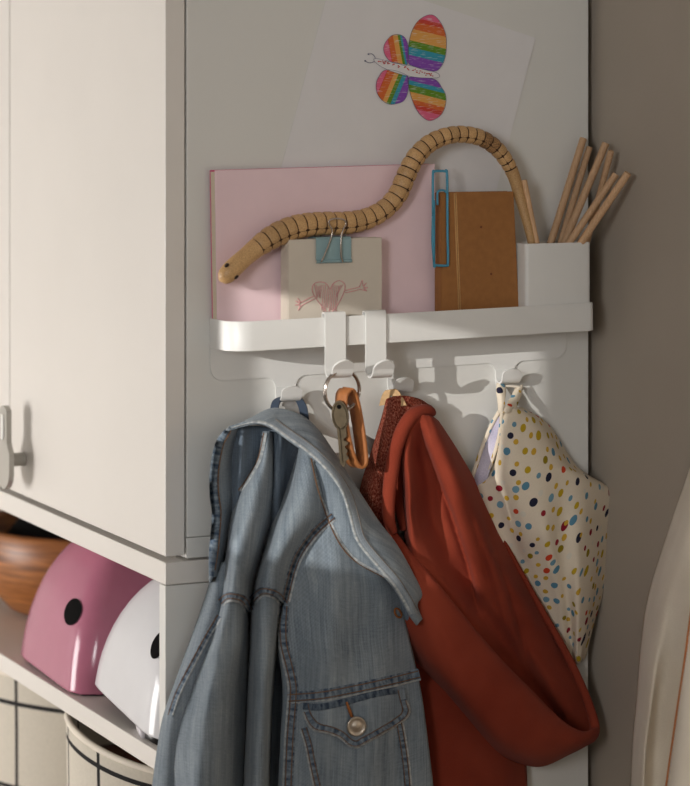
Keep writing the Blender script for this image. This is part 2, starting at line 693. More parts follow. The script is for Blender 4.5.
pA = back_to_wall(P(562, 400, 0))        # right limit of the sunlit patch
pB = back_to_wall(P(345, 570, .06))      # lower limit of the sunlit patch
pC = back_to_wall(P(345, 302, .05))      # upper limit of the sunlit patch
pD = back_to_wall(Vector((.085, 0, 0)))    # left limit
WINDOWS = [(pA.y, pD.y, pB.z, pC.z), (.5, 1.7, .2, 1.05), (-3.0, -1.45, 1.0, 1.65)]
ys = [-3.4] + [v for w_ in sorted(WINDOWS) for v in w_[:2]] + [1.8]
bm = bmesh.new()
for i in range(0, len(ys), 2):
    box(bm, (LX - .02, ys[i], 0), (LX, ys[i + 1], 2.5))
for y0, y1, z0, z1 in WINDOWS:
    box(bm, (LX - .02, y0, 0), (LX, y1, z0))
    box(bm, (LX - .02, y0, z1), (LX, y1, 2.5))
struct('wall_left', bm, M['pale_wall'])
for i, (y0, y1, z0, z1) in enumerate(WINDOWS):
    bm = bmesh.new()
    for lo, hi in (((LX - .019, y0 - .03, z0 - .03), (LX - .001, y0, z1 + .03)), ((LX - .019, y1, z0 - .03), (LX - .001, y1 + .03, z1 + .03)),
                   ((LX - .019, y0, z0 - .03), (LX - .001, y1, z0)), ((LX - .019, y0, z1), (LX - .001, y1, z1 + .03))):
        box(bm, lo, hi)
    struct('window_%d' % (i + 1), bm, M['lacquer'])

# ------------------------------------------------------------------ cupboards
ZTOP = .727                      # where the upper cupboard stands on the lower unit
XE = P(588.5, 300, 0).x          # rear edge of the side panel
LEN = .83
up = thing('wall_cupboard', 'tall white cupboard with flat doors and a grey handle, standing above the open shelf unit', 'cupboard', (0.2, .4, ZTOP))
link('side_panel', boxb((.0188, 0, ZTOP + .0195), (XE, .016, 2.1), .0008), M['lacquer'], up, smooth=False)
link('side_panel', boxb((.0188, LEN - .016, ZTOP + .0195), (XE, LEN, 2.1), .0008), M['lacquer'], up, smooth=False)
link('bottom_panel', boxb((.0188, 0.0004, ZTOP + .002), (XE, LEN, ZTOP + .019), .0008), M['lacquer'], up, smooth=False)
link('back_panel', boxb((XE - .006, .016, ZTOP + .019), (XE - .001, LEN - .016, 2.08)), M['lacquer'], up, smooth=False)
link('top_panel', boxb((.0188, .016, 2.08), (XE, LEN - .016, 2.1)), M['lacquer'], up, smooth=False)
DW = .413
d1 = link('door', boxb((0, .0002, ZTOP + .005), (.0172, DW - .0015, 2.1), .0008), M['lacquer_front'], up, smooth=False)
d2 = link('door', boxb((0, DW + .0015, ZTOP + .005), (.0172, LEN, 2.1), .0008), M['lacquer_front'], up, smooth=False)


def handle(y, zc, par):
    # narrow slotted strip on top of a rounded pad, held off the door by a post
    bm = bmesh.new()
    out = []
    w0, w1 = .011, .019
    z = zc
    pts = [(w0, .042)] + [(w0, .012)] + [(w1, .002)] + [(w1 * math.cos(a), -.014 + .019 * math.sin(a)) for a in [0 - PI * k / 12 for k in range(13)]] + [(-w1, .002), (-w0, .012), (-w0, .042)]
    pts = pts + [(-.011 + .022 * k / 6, .042 + .004 * math.sin(PI * k / 6)) for k in range(1, 6)]
    prof = [Vector((-.022, y + a, z + b)) for a, b in pts]
    slab(bm, prof, -.005)
    tube(bm, [Vector((-.020, y, z - .006)), Vector((-.001, y, z - .006))], .0065, 16)
    h = link('handle', bm, M['handle'], par, smooth=False, label='grey rounded door handle')
    bm = bmesh.new()
    box(bm, (-.0232, y - .004, z + .014), (-.0222, y + .004, z + .038), .0004)
    link('handle_slot', bm, M['lacquer'], h, smooth=False)


hp = PXW(25, 459, 0)
handle(hp.y + .0, hp.z + .006, d1)

low = thing('shelf_unit', 'open white shelf unit under the cupboard, holding helmets and fabric baskets', 'shelf unit', (.2, .4, 0))
link('top_board', boxb((0, 0, ZTOP - .0185), (XE, LEN, ZTOP), .0008), M['lacquer_front'], low, smooth=False)
bm = boxb((0, .0004, 0), (XE, .0145, ZTOP - .0192), .0008)
link('side_panel', bm, M['lacquer'], low, smooth=False)
link('side_panel', boxb((0, LEN - .0145, 0), (XE, LEN, ZTOP - .0192), .0008), M['lacquer'], low, smooth=False)
ZSH = CAMZ - (757 - HOR) / FPX * 2.1
sh = link('shelf', boxb((0, .0145, ZSH - .0166), (XE - .006, LEN - .0145, ZSH), .0008), M['lacquer_front'], low, smooth=False)
link('bottom_board', boxb((0, .0145, .22), (XE - .006, LEN - .0145, .236), .0008), M['lacquer_front'], low, smooth=False)
link('back_panel', boxb((XE - .006, .0145, .02), (XE - .001, LEN - .0145, ZTOP - .02)), M['lacquer'], low, smooth=False)


# ------------------------------------------------------------------ things in the shelf unit
def hit(tree, px, py):
    v = ray(px, py).normalized()
    h = tree.ray_cast(CAM, v)
    return h[0], h[1]


def helmet(name, label, c, rx, ry, h, shell, tilt, lean, vents, lift=0):
    t = thing(name, label, 'helmet', (c[0], c[1], c[2]), 'skate helmets on the shelf')
    rot = Matrix.Translation(Vector(c) + Vector((0, 0, lift))) @ Matrix.Rotation(math.radians(-2), 4, 'Z') @ Matrix.Rotation(tilt, 4, 'X') @ Matrix.Rotation(lean, 4, 'Y')
    bm = bmesh.new()
    prof = []
    for k in range(15):
        s = k / 14 * PI / 2
        prof.append((max(1e-5, math.cos(s) ** .75), math.sin(s) ** .95))
    inner = [(r * .9, z * .9) for r, z in prof]
    full = list(reversed([(max(r, 1e-5), z) for r, z in inner])) + [(1.0 * .96, -.02), (1.0, -.012)] + prof
    lathe(bm, [(r, z) for r, z in full], (0, 0, 0), 56)
    def squarish(v):
        a = math.atan2(v.co.y, v.co.x)
        k = (abs(math.cos(a)) ** 9 + abs(math.sin(a)) ** 9) ** (-1 / 9)
        k = 1 + (k - 1) * (1 - .45 * min(1, max(0, v.co.z)))
        v.co = rot @ Vector((v.co.x * rx * k, v.co.y * ry * k, v.co.z * h))
    for v in bm.verts:
        squarish(v)
    bmesh.ops.recalc_face_normals(bm, faces=bm.faces)
    tree = BVHTree.FromBMesh(bm)
    s = link('shell', bm, shell, t)
    # dark round vents let into the shell
    for (px, py, a, b_) in vents:
        p, n = hit(tree, px, py)
        if p is None:
            continue
        bm = bmesh.new()
        zax = Vector((0, 0, 1))
        bt = n.cross(zax).normalized()
        up_ = bt.cross(n).normalized()
        ring = []
        for k in range(24):
            th = 2 * PI * k / 24
            q = p + bt * a * math.cos(th) + up_ * b_ * math.sin(th)
            hq = tree.find_nearest(q)
            ring.append(hq[0] + hq[1] * .0010)
        vs = [bm.verts.new(q) for q in ring]
        cen = bm.verts.new(p + n * .0016)
        for k in range(24):
            bm.faces.new([vs[k], vs[(k + 1) % 24], cen])
        link('vent', bm, M['black'], s, label='round black air vent')
    bm = bmesh.new()
    lathe(bm, [(.9, -.03), (.955, -.03), (.955, .05), (.9, .05), (.9, -.03)], (0, 0, 0), 56)
    for v in bm.verts:
        squarish(v)
    link('padding', bm, M['black'], t)
    return t, rot


helmet('helmet', 'glossy pink helmet with a black vent, behind the white helmet', (.110, .321, ZSH + .004), .106, .099, .137, M['helmetpink'], math.radians(1), math.radians(1),
       [(73, 612, .017, .0125)])
t, rot = helmet('helmet', 'glossy white helmet half hidden by the unit side, nearest to the corner', (.110, .115, ZSH + .004), .106, .094, .120, M['helmetwhite'], math.radians(5), math.radians(1),
                [(159.5, 645, .011, .0125)], .009)
bm = bmesh.new()
tube(bm, [P3 for P3 in [PXW(134, 722, .024), PXW(140, 730, .012), PXW(147, 735, .008), PXW(157, 741, .008)]], .004, 8, flat=(Vector((1, 0, 0)), .4))
link('chin_strap', bm, M['blackgloss'], t)
bm = bmesh.new()
tube(bm, [PXW(139, 722, .016), PXW(142, 728, .010), PXW(146, 737, .008)], [.003, .005, .004], 10)
link('buckle', bm, M['clear'], t)

bw = thing('wooden_bowl', 'brown wooden bowl with a black cap in it at the left end of the shelf', 'bowl', (.17, .615, ZSH))
bm = bmesh.new()
lathe(bm, [(1e-5, .001), (.07, .001), (.1, .006), (.122, .03), (.13, .06), (.134, .092), (.130, .095), (.124, .09), (.118, .05), (.09, .016), (1e-5, .012)], (.17, .615, ZSH), 56)
link('body', bm, M['bowl'], bw)
ct = thing('knitted_cap', 'black cap lying in the wooden bowl', 'cap', (.17, .615, ZSH + .06))
bm = bmesh.new()
prof = [(1e-5, .06), (.03, .058), (.06, .048), (.085, .03), (.1, .01), (.1, 0), (.09, -.004), (1e-5, -.004)]
lathe(bm, prof, (.17, .615, ZSH + .068), 40, wob=lambda r, z, a, i: (r * (1 + .05 * math.sin(3 * a)), z + .006 * math.sin(2 * a + 1) * (r > .02)))
link('crown', bm, M['black'], ct)
bm = bmesh.new()
tube(bm, [Vector((.17 + .1 * math.cos(2 * PI * k / 32), .615 + .1 * math.sin(2 * PI * k / 32), ZSH + .07 + .006 * math.sin(4 * PI * k / 32 + 1))) for k in range(32)], .006, 8, closed=True)
link('brim', bm, M['blackgloss'], ct)


def basket(label, c, r, h, phase, amp):
    t = thing('fabric_basket', label, 'basket', c, 'fabric baskets with black grid lines')
    bm = bmesh.new()

    def wob(rr, z, a, i):
        k = z / h
        return rr * (1 + .02 * math.sin(3 * a + phase) * k), z + k * amp * math.sin(2 * a + phase)
    lathe(bm, [(1e-5, 0), (r * .9, 0), (r * .97, h * .05), (r, h * .4), (r * 1.01, h * .8), (r * 1.02, h - .002), (r * 1.005, h), (r * .985, h - .004), (r * .98, h * .85)], c, 64, wob=wob)
    b = link('body', bm, M['basket'], t)
    bm = bmesh.new()
    lathe(bm, [(r * .978, h * .86), (r * .97, h * .5), (r * .93, .01), (1e-5, .006)], c, 64, wob=wob)
    link('lining', bm, M['basketin'], t)
    bm = bmesh.new()
    tube(bm, [Vector((c[0] + wob(r * 1.01, h, 2 * PI * k / 64, 0)[0] * math.cos(2 * PI * k / 64), c[1] + wob(r * 1.01, h, 2 * PI * k / 64, 0)[0] * math.sin(2 * PI * k / 64), c[2] + wob(r, h, 2 * PI * k / 64, 0)[1])) for k in range(64)], .0032, 8, closed=True)
    link('rim', bm, M['whitetrim'], b)
    return t


basket('cream fabric basket with black grid lines under the helmets, beside the unit side', (.16, .272, .237), .143, .28, 2.2, .012)
basket('shadowed fabric basket with black lines at the left, under the wooden bowl', (.19, .615, .237), .158, .28, .6, .004)
bm = bmesh.new()
lathe(bm, [(1e-5, .0), (.09, 0), (.115, .03), (.11, .07), (.08, .1), (.04, .112), (1e-5, .115)], (.16, .272, .395), 32, wob=lambda r, z, a, i: (r * (1 + .05 * math.sin(5 * a + i)), z + .006 * math.sin(3 * a) * (r > .01)))
o = link('folded_jumper', bm, M['brown'])
o['label'] = 'brown knitted jumper stuffed in the cream grid basket'
o['category'] = 'jumper'

# ------------------------------------------------------------------ hook rail with tray
SD = .047
xl = P(209.5, 335, 0).x
xr = P(596, 318, SD).x
zt = (P(240, 321.5, SD).z + P(585, 303.5, SD).z) / 2
zb = (P(240, 350, SD).z + P(585, 332.5, SD).z) / 2
rail = thing('hook_rail', 'white metal wall rail with tray and curled hooks on the cupboard side', 'hook rail', ((xl + xr) / 2, 0, zb))


RAILC = Vector(((xl + xr) / 2, 0, (zt + zb) / 2))
RTILT = math.radians(.85)
RAILM = Matrix.Translation(RAILC) @ Matrix.Rotation(-RTILT, 4, 'Y') @ Matrix.Translation(-RAILC)


def railz(x):
    return (x - RAILC.x) * math.tan(RTILT)


def tray_outline(inset, r):
    x0, x1, y1 = xl + inset, xr - inset, -SD + inset
    pts = [(x0, -.0002)]
    for k in range(9):
        a = PI + PI / 2 * k / 8
        pts.append((x0 + r + r * math.cos(a), y1 + r + r * math.sin(a)))
    for k in range(9):
        a = 3 * PI / 2 + PI / 2 * k / 8
        rr = r * .35
        pts.append((x1 - rr + rr * math.cos(a), y1 + rr + rr * math.sin(a)))
    pts.append((x1, -.0002))
    return pts


bm = bmesh.new()
oo, oi = tray_outline(0, .02), tray_outline(.0014, .0186)
n = len(oo)
levels = []
for pts, z in ((oo, zb), (oo, zt - .0006), ([tuple((a * .7 + b * .3) for a, b in zip(p, q)) for p, q in zip(oo, oi)], zt), ([tuple((a * .3 + b * .7) for a, b in zip(p, q)) for p, q in zip(oo, oi)], zt), (oi, zt - .0006), (oi, zb + .0015)):
    levels.append([bm.verts.new((x, y, z)) for x, y in pts])
for a, b in zip(levels, levels[1:]):
    for k in range(n - 1):
        bm.faces.new([a[k], a[k + 1], b[k + 1], b[k]])
bm.faces.new(list(reversed(levels[0])))
bm.faces.new(levels[-1])
bmesh.ops.transform(bm, matrix=RAILM, verts=bm.verts)
bmesh.ops.recalc_face_normals(bm, faces=bm.faces)
auto(link('tray', bm, M['rail'], rail), 40)


def hooktip(bm, xc, ztop_, zbot, w, y0, reach, th=.0016, rise=.016):
    """strip that comes down, curls forward and ends in an upturned round tongue"""
    pts = [Vector((xc, -y0, ztop_))]
    rr = reach / 2
    pts.append(Vector((xc, -y0, zbot + rr)))
    for k in range(1, 9):
        a = PI * k / 9
        pts.append(Vector((xc, -y0 - rr + rr * math.cos(a), zbot + rr - rr * math.sin(a))))
    ws = [w] * len(pts)
    m = 10
    for k in range(0, m + 1):
        s = k / m
        pts.append(Vector((xc, -y0 - reach - .002 * s, zbot + rr + rise * s)))
        ws.append(w * (math.sqrt(max(0, 1 - ((s - .35) / .65) ** 2)) if s > .35 else 1) if k < m else w * .12)
    bar(bm, pts, Vector((1, 0, 0)), ws, th)
    return bm


# back plate with three tabs, each with a curled hook
TABS = []
for (px, py, w) in ((291.5, 403, .0185), (403.5, 394, .0185), (511.5, 385, .0185)):
    q = P(px, py, .0145)
    TABS.append((q.x, q.z, w))
zpl = P(300, 372, 0).z
outl = []


def arc(cx, cz, r, a0, a1, k=7):
    return [(cx + r * math.cos(a0 + (a1 - a0) * i / k), cz + r * math.sin(a0 + (a1 - a0) * i / k)) for i in range(k + 1)]


zr = P(240, 375, 0).z
zedge = [P(240, 374.5, 0).z, P(340, 372, 0).z, P(450, 367, 0).z, P(560, 357, 0).z]
x0, x1 = xl, min(xr, XE) - .004
ze = sum(zedge) / 4
ze = P(345, 371.5, 0).z
poly = [(x0, zt)] + arc(x0 + .011, ze + .011, .011, PI, 1.5 * PI)
for (tx, tz, w) in TABS:
    zlow = tz - .004 - railz(tx)
    hw = w * .5
    poly += arc(tx - hw - .009, ze - .009, .009, PI / 2, 0)
    poly += arc(tx - hw + .006, zlow + .006, .006, PI, 1.5 * PI, 4)
    poly += arc(tx + hw - .006, zlow + .006, .006, -PI / 2, 0, 4)
    poly += arc(tx + hw + .009, ze - .009, .009, PI, PI / 2)
poly += arc(x1 - .011, ze + .011, .011, -PI / 2, 0)
poly += [(x1, zt)]
bm = bmesh.new()
vs = [bm.verts.new((x, -.0004, z)) for x, z in poly]
f = bm.faces.new(vs)
f.normal_update()
r = bmesh.ops.extrude_face_region(bm, geom=[f])
for v in [g for g in r['geom'] if isinstance(g, bmesh.types.BMVert)]:
    v.co.y -= .0012
bmesh.ops.transform(bm, matrix=RAILM, verts=bm.verts)
bmesh.ops.recalc_face_normals(bm, faces=bm.faces)
link('back_plate', bm, M['rail'], rail, smooth=False)
for (tx, tz, w) in TABS:
    bm = bmesh.new()
    hooktip(bm, tx, tz + .012, tz + .0015, w, .0022, .0125, rise=.0065)
    auto(link('hook', bm, M['rail'], rail), 40)

# the two loose hooks over the tray lip
LH = []
for (px, lab) in ((335.5, 'white metal hook hung over the tray edge, carrying the key ring'), (376, 'empty white metal hook hung over the tray edge, above the rust-red coat')):
    top = P(px, 314.5, SD + .002)
    t = thing('over_door_hook', lab, 'hook', (top.x, -SD, zt), 'white hooks on the tray edge')
    bm = bmesh.new()
    zbot = P(px, 377.5, SD + .012).z
    rr = .0072
    y = -SD - .0014
    pts = [Vector((top.x, -SD + .0045, zt - .012)), Vector((top.x, -SD + .0045, zt + .0008)), Vector((top.x, -SD + .0038, zt + .0022)), Vector((top.x, y + .001, zt + .0022)), Vector((top.x, y, zt + .0008)), Vector((top.x, y, zbot + rr))]
    ws = [.0188] * len(pts)
    for k in range(1, 9):
        a = PI * k / 9
        pts.append(Vector((top.x, y - rr + rr * math.cos(a), zbot + rr - rr * math.sin(a))))
        ws.append(.0188)
    for k in range(0, 11):
        s = k / 10
        pts.append(Vector((top.x, y - 2 * rr - .006 * s, zbot + rr + .0078 * s)))
        ws.append(.0188 * (math.sqrt(max(0, 1 - ((s - .1) / .9) ** 2)) if s > .1 else 1) if k < 10 else .003)
    bar(bm, pts, Vector((1, 0, 0)), ws, .0016)
    auto(link('strip', bm, M['rail'], t), 40)
    LH.append((top.x, y, zbot + .0022))

# ------------------------------------------------------------------ keys
hx, hy, hz = LH[0]
kc = P(341, 390, SD + .014)
kr = thing('key_ring', 'steel key ring with a key and tan leather fob on the hook', 'keys', (kc.x, kc.y, kc.z))
bm = bmesh.new()
cn = Vector((.12, -1, .0)).normalized()
ux = Vector((1, .12, 0)).normalized()
R = .0168
cc = Vector((hx + .001, hy - .0105, hz - R + .0035))
ringp = lambda a, rr=R, o=0: cc + ux * rr * math.cos(a) + UP * rr * math.sin(a) + cn * o
tube(bm, [ringp(2 * PI * k / 48, R, .0006 * math.sin(2 * PI * k / 48)) for k in range(48)], .0013, 10, closed=True)
tube(bm, [ringp(2 * PI * k / 48, R, .0018 + .0006 * math.sin(2 * PI * k / 48)) for k in range(48)], .0009, 10, closed=True)
link('ring', bm, M['steel'], kr)
# key
ka = P(341, 407, .062)
bm = bmesh.new()
kax = (P(344, 462, .062) - P(339, 405, .062)).normalized()
kside = Vector((.75, -.66, 0)).normalized()
kside = (kside - kax * kside.dot(kax)).normalized()
kn = kax.cross(kside)
kn_s = 1 if kn.dot(FV) < 0 else -1
k0 = P(339.5, 402, .067)
bow = [k0 + kax * (.011 - .0125 * math.cos(2 * PI * k / 28)) + kside * .0072 * math.sin(2 * PI * k / 28) for k in range(28)]
slab(bm, bow, .0022)
blade = [(-.0036, .021)] + [(-.0036, .050), (-.001, .054), (.001, .052)]
zz = .052
for k in range(8):
    zz -= .0019
    blade.append((.0014 + (.0022 if k % 2 else 0) + .0006 * (k % 3), zz))
    zz -= .0012
    blade.append((.0014 + (.0022 if k % 2 else 0) + .0006 * (k % 3), zz))
blade += [(.0042, .026), (.0042, .021)]
slab(bm, [k0 + kax * b + kside * a + kn * .0003 for a, b in blade], .0018)
tube(bm, [k0 + kax * .02 + kn * .0018 - kside * .001, k0 + kax * .05 + kn * .0018 - kside * .001], .0007, 8)
bmesh.ops.recalc_face_normals(bm, faces=bm.faces)
tube(bm, [k0 + kax * (.011 - .0108 * math.cos(2 * PI * k / 28)) + kside * .0058 * math.sin(2 * PI * k / 28) + kn * kn_s * .0022 for k in range(28)], .0006, 6, closed=True)
kob = link('key', bm, M['key'], kr, smooth=False, label='worn brass-grey key')
bm = bmesh.new()
bmesh.ops.create_circle(bm, cap_ends=True, radius=.0019, segments=16, matrix=Matrix.Translation(k0 + kax * .0035 + kn * kn_s * .0026) @ (kn * kn_s).to_track_quat('Z', 'Y').to_matrix().to_4x4())
link('key_hole', bm, M['black'], kob)
# leather fob: a strap doubled over the ring and sewn
bm = bmesh.new()
fobw = Vector((.80, -.60, 0)).normalized()
left0 = [(344, 404, .052), (340, 398, .055), (342, 391, .058), (347, 389, .056), (352, 392, .052), (356, 405, .050), (360, 425, .049), (364, 450, .049), (365, 462, .050), (362, 468, .052), (357, 464, .056), (353, 448, .060), (350, 428, .061), (346, 410, .058)]
left = [(346, 389.5, .060), (342, 395, .061), (341.5, 410, .062), (343.5, 430, .062), (348, 450, .061), (353, 463, .060), (358, 466.5, .059), (362, 461, .058), (361, 446, .057), (358, 424, .056), (354, 403, .056), (350.5, 392, .057), (347.5, 388.5, .058)]
pts = [P(*q) for q in spline(left, 4)]
bar(bm, pts, Vector((.17, -.98, 0)), .0155, .0026)
bmesh.ops.bevel(bm, geom=list(bm.edges), offset=.0004, segments=1, affect='EDGES')
auto(link('leather_fob', bm, M['leather'], kr), 50)

# ------------------------------------------------------------------ pinned drawing
pa = thing('drawing_sheet', 'white sheet with a rainbow crayon butterfly, fixed to the cupboard side', 'drawing', P(400, 100, 0))
c_tr, c_tl = P(535.5, 38, .001), P(334, -30, .001)
c_bl = P(282, 166, .001)
exx = (c_tr - c_tl)
corner_bl = c_tl + (c_bl - c_tl) * 1.28
corner_br = c_tr + (corner_bl - c_tl)
bm = bmesh.new()
G = 14
uvl = bm.loops.layers.uv.verify()
gv = []
for i in range(G + 1):
    row = []
    for j in range(G + 1):
        u, v = j / G, i / G
        p = (c_tl * (1 - u) + c_tr * u) * (1 - v) + (corner_bl * (1 - u) + corner_br * u) * v
        lift = .0006 + .0012 * max(0, u - .75) * max(0, .4 - v) * 6
        p = Vector((p.x, -lift, p.z))
        row.append(bm.verts.new(p))
    gv.append(row)
for i in range(G):
    for j in range(G):
        bm.faces.new([gv[i][j], gv[i + 1][j], gv[i + 1][j + 1], gv[i][j + 1]])
paper_tree = BVHTree.FromBMesh(bm)
paper = link('sheet', bm, M['paper'], pa, smooth=False, solid=.0004)

CR = {'pink': (226, 104, 140), 'red': (206, 66, 52), 'orange': (214, 104, 46), 'amber': (226, 164, 84), 'green': (96, 142, 30), 'teal': (52, 152, 178), 'purple': (134, 74, 178)}
cmats = {k: crayon_mat('crayon_' + k, v) for k, v in CR.items()}
names = list(CR)


def clip(poly, n, t, keep_gt):
    out = []
    for i in range(len(poly)):
        a, b = poly[i], poly[(i + 1) % len(poly)]
        da = a[0] * n[0] + a[1] * n[1] - t
        db = b[0] * n[0] + b[1] * n[1] - t
        if not keep_gt:
            da, db = -da, -db
        if da >= 0:
            out.append(a)
        if (da >= 0) != (db >= 0):
            s = da / (da - db)
            out.append((a[0] + (b[0] - a[0]) * s, a[1] + (b[1] - a[1]) * s))
    return out


def c4(x, y):  # crop pixels of the close-up to picture pixels
    return (350 + x / 6.045, y / 6.045)


def on_paper(px, py, lift=.0006):
    h = paper_tree.ray_cast(CAM, ray(px, py).normalized())[0]
    return (h if h else P(px, py, .001)) + Vector((0, -lift, 0))


WINGS = [
    # outline, stripe direction, stripe limits (fractions), colours
    ([(355, 250), (370, 190), (405, 130), (455, 95), (500, 92), (540, 130), (570, 190), (580, 250), (575, 330), (555, 390), (515, 430), (440, 420), (380, 400), (350, 380), (348, 310)], (-.24, 1), [0, .12, .19, .33, .54, .66, .80, 1.01], ['pink', 'red', 'orange', 'amber', 'green', 'teal', 'purple']),
    ([(350, 470), (420, 470), (510, 480), (555, 535), (575, 575), (575, 630), (550, 690), (500, 725), (460, 725), (410, 680), (375, 610), (355, 540)], (-.25, 1), [0, .17, .27, .43, .60, .70, .80, 1.01], ['purple', 'teal', 'green', 'amber', 'orange', 'red', 'pink']),
    ([(200, 290), (215, 250), (250, 215), (290, 208), (325, 225), (345, 265), (350, 330), (340, 395), (290, 385), (245, 375), (210, 335)], (1, -.18), [0, .25, .27, .48, .67, .77, .84, 1.01], ['pink', 'red', 'orange', 'amber', 'green', 'teal', 'purple']),
    ([(155, 510), (170, 465), (205, 425), (260, 425), (320, 445), (350, 470), (345, 560), (320, 610), (270, 628), (225, 628), (185, 600), (160, 560)], (1, .42), [0, .17, .19, .40, .53, .65, .77, 1.01], ['pink', 'red', 'orange', 'amber', 'green', 'teal', 'purple']),
]
bm = bmesh.new()
tmpb = bmesh.new()
for outline, dirn, lim, cols in WINGS:
    sm = spline(outline, 5, closed=True)
    ts = [x * dirn[0] + y * dirn[1] for x, y in sm]
    t0, t1 = min(ts), max(ts)
    for k, cn_ in enumerate(cols):
        pl = clip(sm, dirn, t0 + (t1 - t0) * lim[k], True)
        pl = clip(pl, dirn, t0 + (t1 - t0) * lim[k + 1], False) if len(pl) > 2 else pl
        if len(pl) < 3:
            continue
        vs = [bm.verts.new(on_paper(*c4(x, y))) for x, y in pl]
        f = bm.faces.new(vs)
        f.material_index = names.index(cn_)
bmesh.ops.triangulate(bm, faces=bm.faces)
for f in bm.faces:
    f.normal_update()
    if f.normal.y > 0:
        f.normal_flip()
wing = link('butterfly_wings', bm, [cmats[k] for k in names], paper, smooth=False)
bm = bmesh.new()
body = [(140, 360), (165, 355), (250, 375), (350, 395), (450, 420), (520, 440), (538, 458), (525, 470), (470, 472), (380, 465), (290, 445), (220, 420), (165, 390)]
sm = spline(body, 5, closed=True)
vs = [bm.verts.new(on_paper(*c4(x, y), .0010)) for x, y in sm]
bm.faces.new(vs)
bmesh.ops.triangulate(bm, faces=bm.faces)
for f in bm.faces:
    f.normal_update()
    if f.normal.y > 0:
        f.normal_flip()
link('butterfly_body', bm, M['paper'], paper, smooth=False)
ink = plain('blue_grey_ink', (110, 108, 135), .8)
redink = plain('red_ink', (205, 62, 58), .8)
bm = bmesh.new()


def line(bm, pts, w=.0003, lift=.0012, closed=False):
    pp = [on_paper(*c4(x, y), lift) for x, y in pts]
    tube(bm, pp, w, 5, closed=closed)


line(bm, sm, .00017, closed=True)
for outline, *_ in WINGS:
    line(bm, spline(outline, 4, closed=True), .00017, closed=True)
line(bm, spline([(150, 352), (140, 335), (125, 325), (108, 326)], 4))
line(bm, spline([(145, 372), (120, 380), (100, 376), (88, 366)], 4))
for x, y in ((108, 326), (88, 367)):
    line(bm, [(x - 3, y), (x + 4, y + 2)], .0007)
link('ink_outline', bm, ink, paper)
bm = bmesh.new()
x = 172.0
while x < 490:
    y = 372 + (x - 172) * .262
    for k in range(random.randint(2, 3)):
        a, b = random.uniform(-8, 8), random.uniform(-9, 9)
        line(bm, [(x + a, y + b), (x + a + random.uniform(4, 10), y + b + random.uniform(-6, 6))], .0004, .0014)
    x += random.choice((16, 20, 34))
link('red_marks', bm, redink, paper)
# ------------------------------------------------------------------ things on the tray
ZF = zb + .0016                                             # tray floor


def book(name, label, cat, x0, x1, z1, d0, d1, cover, pagem, rot=0, spine_mat=None, lean=0, cover_t=.0016, pages_in=.002, back=None):
    cx = x0
    t = thing(name, label, cat, ((x0 + x1) / 2, -(d0 + d1) / 2, ZF))
    piv = Vector((x0, -d1, ZF))
    mt = Matrix.Translation(piv) @ Matrix.Rotation(rot, 4, 'Z') @ Matrix.Rotation(lean, 4, 'Y') @ Matrix.Translation(-piv)

    def mk(nm, lo, hi, m, bev=.0006, par=t):
        bm = boxb(lo, hi, bev)
        bmesh.ops.transform(bm, matrix=mt, verts=bm.verts)
        return link(nm, bm, m, par, smooth=False)
    f = mk('front_cover', (x0, -d1, ZF), (x1, -d1 + cover_t, z1), cover)
    mk('pages', (x0 + pages_in * .2, -d1 + cover_t, ZF + .001), (x1 - pages_in, -d0 - cover_t, z1 - .0015), pagem, 0)
    mk('back_cover', (x0, -d0 - cover_t, ZF), (x1, -d0, z1), back or cover)
    return t, mt, f


px0, px1 = P(217.6, 318, .0145).x, P(437.5, 318, .0145).x
zp = (P(215, 172, .018).z + P(432, 166.5, .018).z) / 2
book('notebook', 'large pale pink notebook with cream page edges, behind the wooden snake', 'notebook', px0, px1, zp, .0025, .0145, M['pink'], M['pages'], back=M['pinkdeep'], lean=math.radians(-.95))

# cream note pad with a drawn heart
nx0, nx1 = P(288, 280, .034).x, P(381.5, 280, .034).x
nz = (P(288, 240, .034).z + P(381, 237.5, .034).z) / 2
t = thing('note_pad', 'thick cream note pad with a pink heart drawing, propped on the pink notebook', 'note pad', ((nx0 + nx1) / 2, -.027, ZF))
bm = bmesh.new()
for k in range(7):
    d = .0195 + k * .0145 / 7
    j = random.uniform(-.0004, .0004)
    box(bm, (nx0 + j, -d - .00195, ZF), (nx1 + j, -d, nz + random.uniform(-.0003, .0003)), .0002, 1)
pad = link('sheets', bm, M['pad'], t, smooth=False)
pinkpen = plain('pink_pencil', (222, 166, 166), .85, var=.2, scale=900)
bm = bmesh.new()


def c5(x, y):
    return (270 + x / 5.308, 200 + y / 5.308)


def pline(bm, pts, w=.00035):
    tube(bm, [P(*c5(x, y), .03425) for x, y in pts], w, 5)


heart = [(312, 608), (280, 570), (240, 515), (224, 475), (235, 445), (268, 435), (300, 445), (318, 472), (335, 445), (365, 428), (392, 440), (398, 470), (380, 520), (345, 575), (318, 608)]
hs = spline(heart, 5)
pline(bm, hs, .00042)
for k in range(16):
    x = 236 + k * 10
    y0 = 448 + (14 if 300 < x < 336 else 0)
    xs = x - 18
    pline(bm, [(x, y0 + 4 + random.uniform(-4, 6)), (min(max(x - 12, 250 + (k * 4)), 350), min(600, 520 + (60 if 280 < x < 370 else -10) + random.uniform(-10, 14)))], .0003)
for pts in ([(232, 510), (190, 530), (165, 545)], [(238, 525), (195, 545), (168, 560)], [(165, 545), (145, 520), (160, 545), (135, 535), (158, 552), (132, 558), (158, 560), (150, 585), (168, 560)],
            [(398, 480), (440, 470), (475, 462)], [(400, 492), (440, 484), (478, 474)], [(475, 462), (490, 425), (494, 455), (512, 440), (498, 462), (520, 465), (498, 470), (515, 482), (478, 474)]):
    pline(bm, spline(pts, 4), .0004)
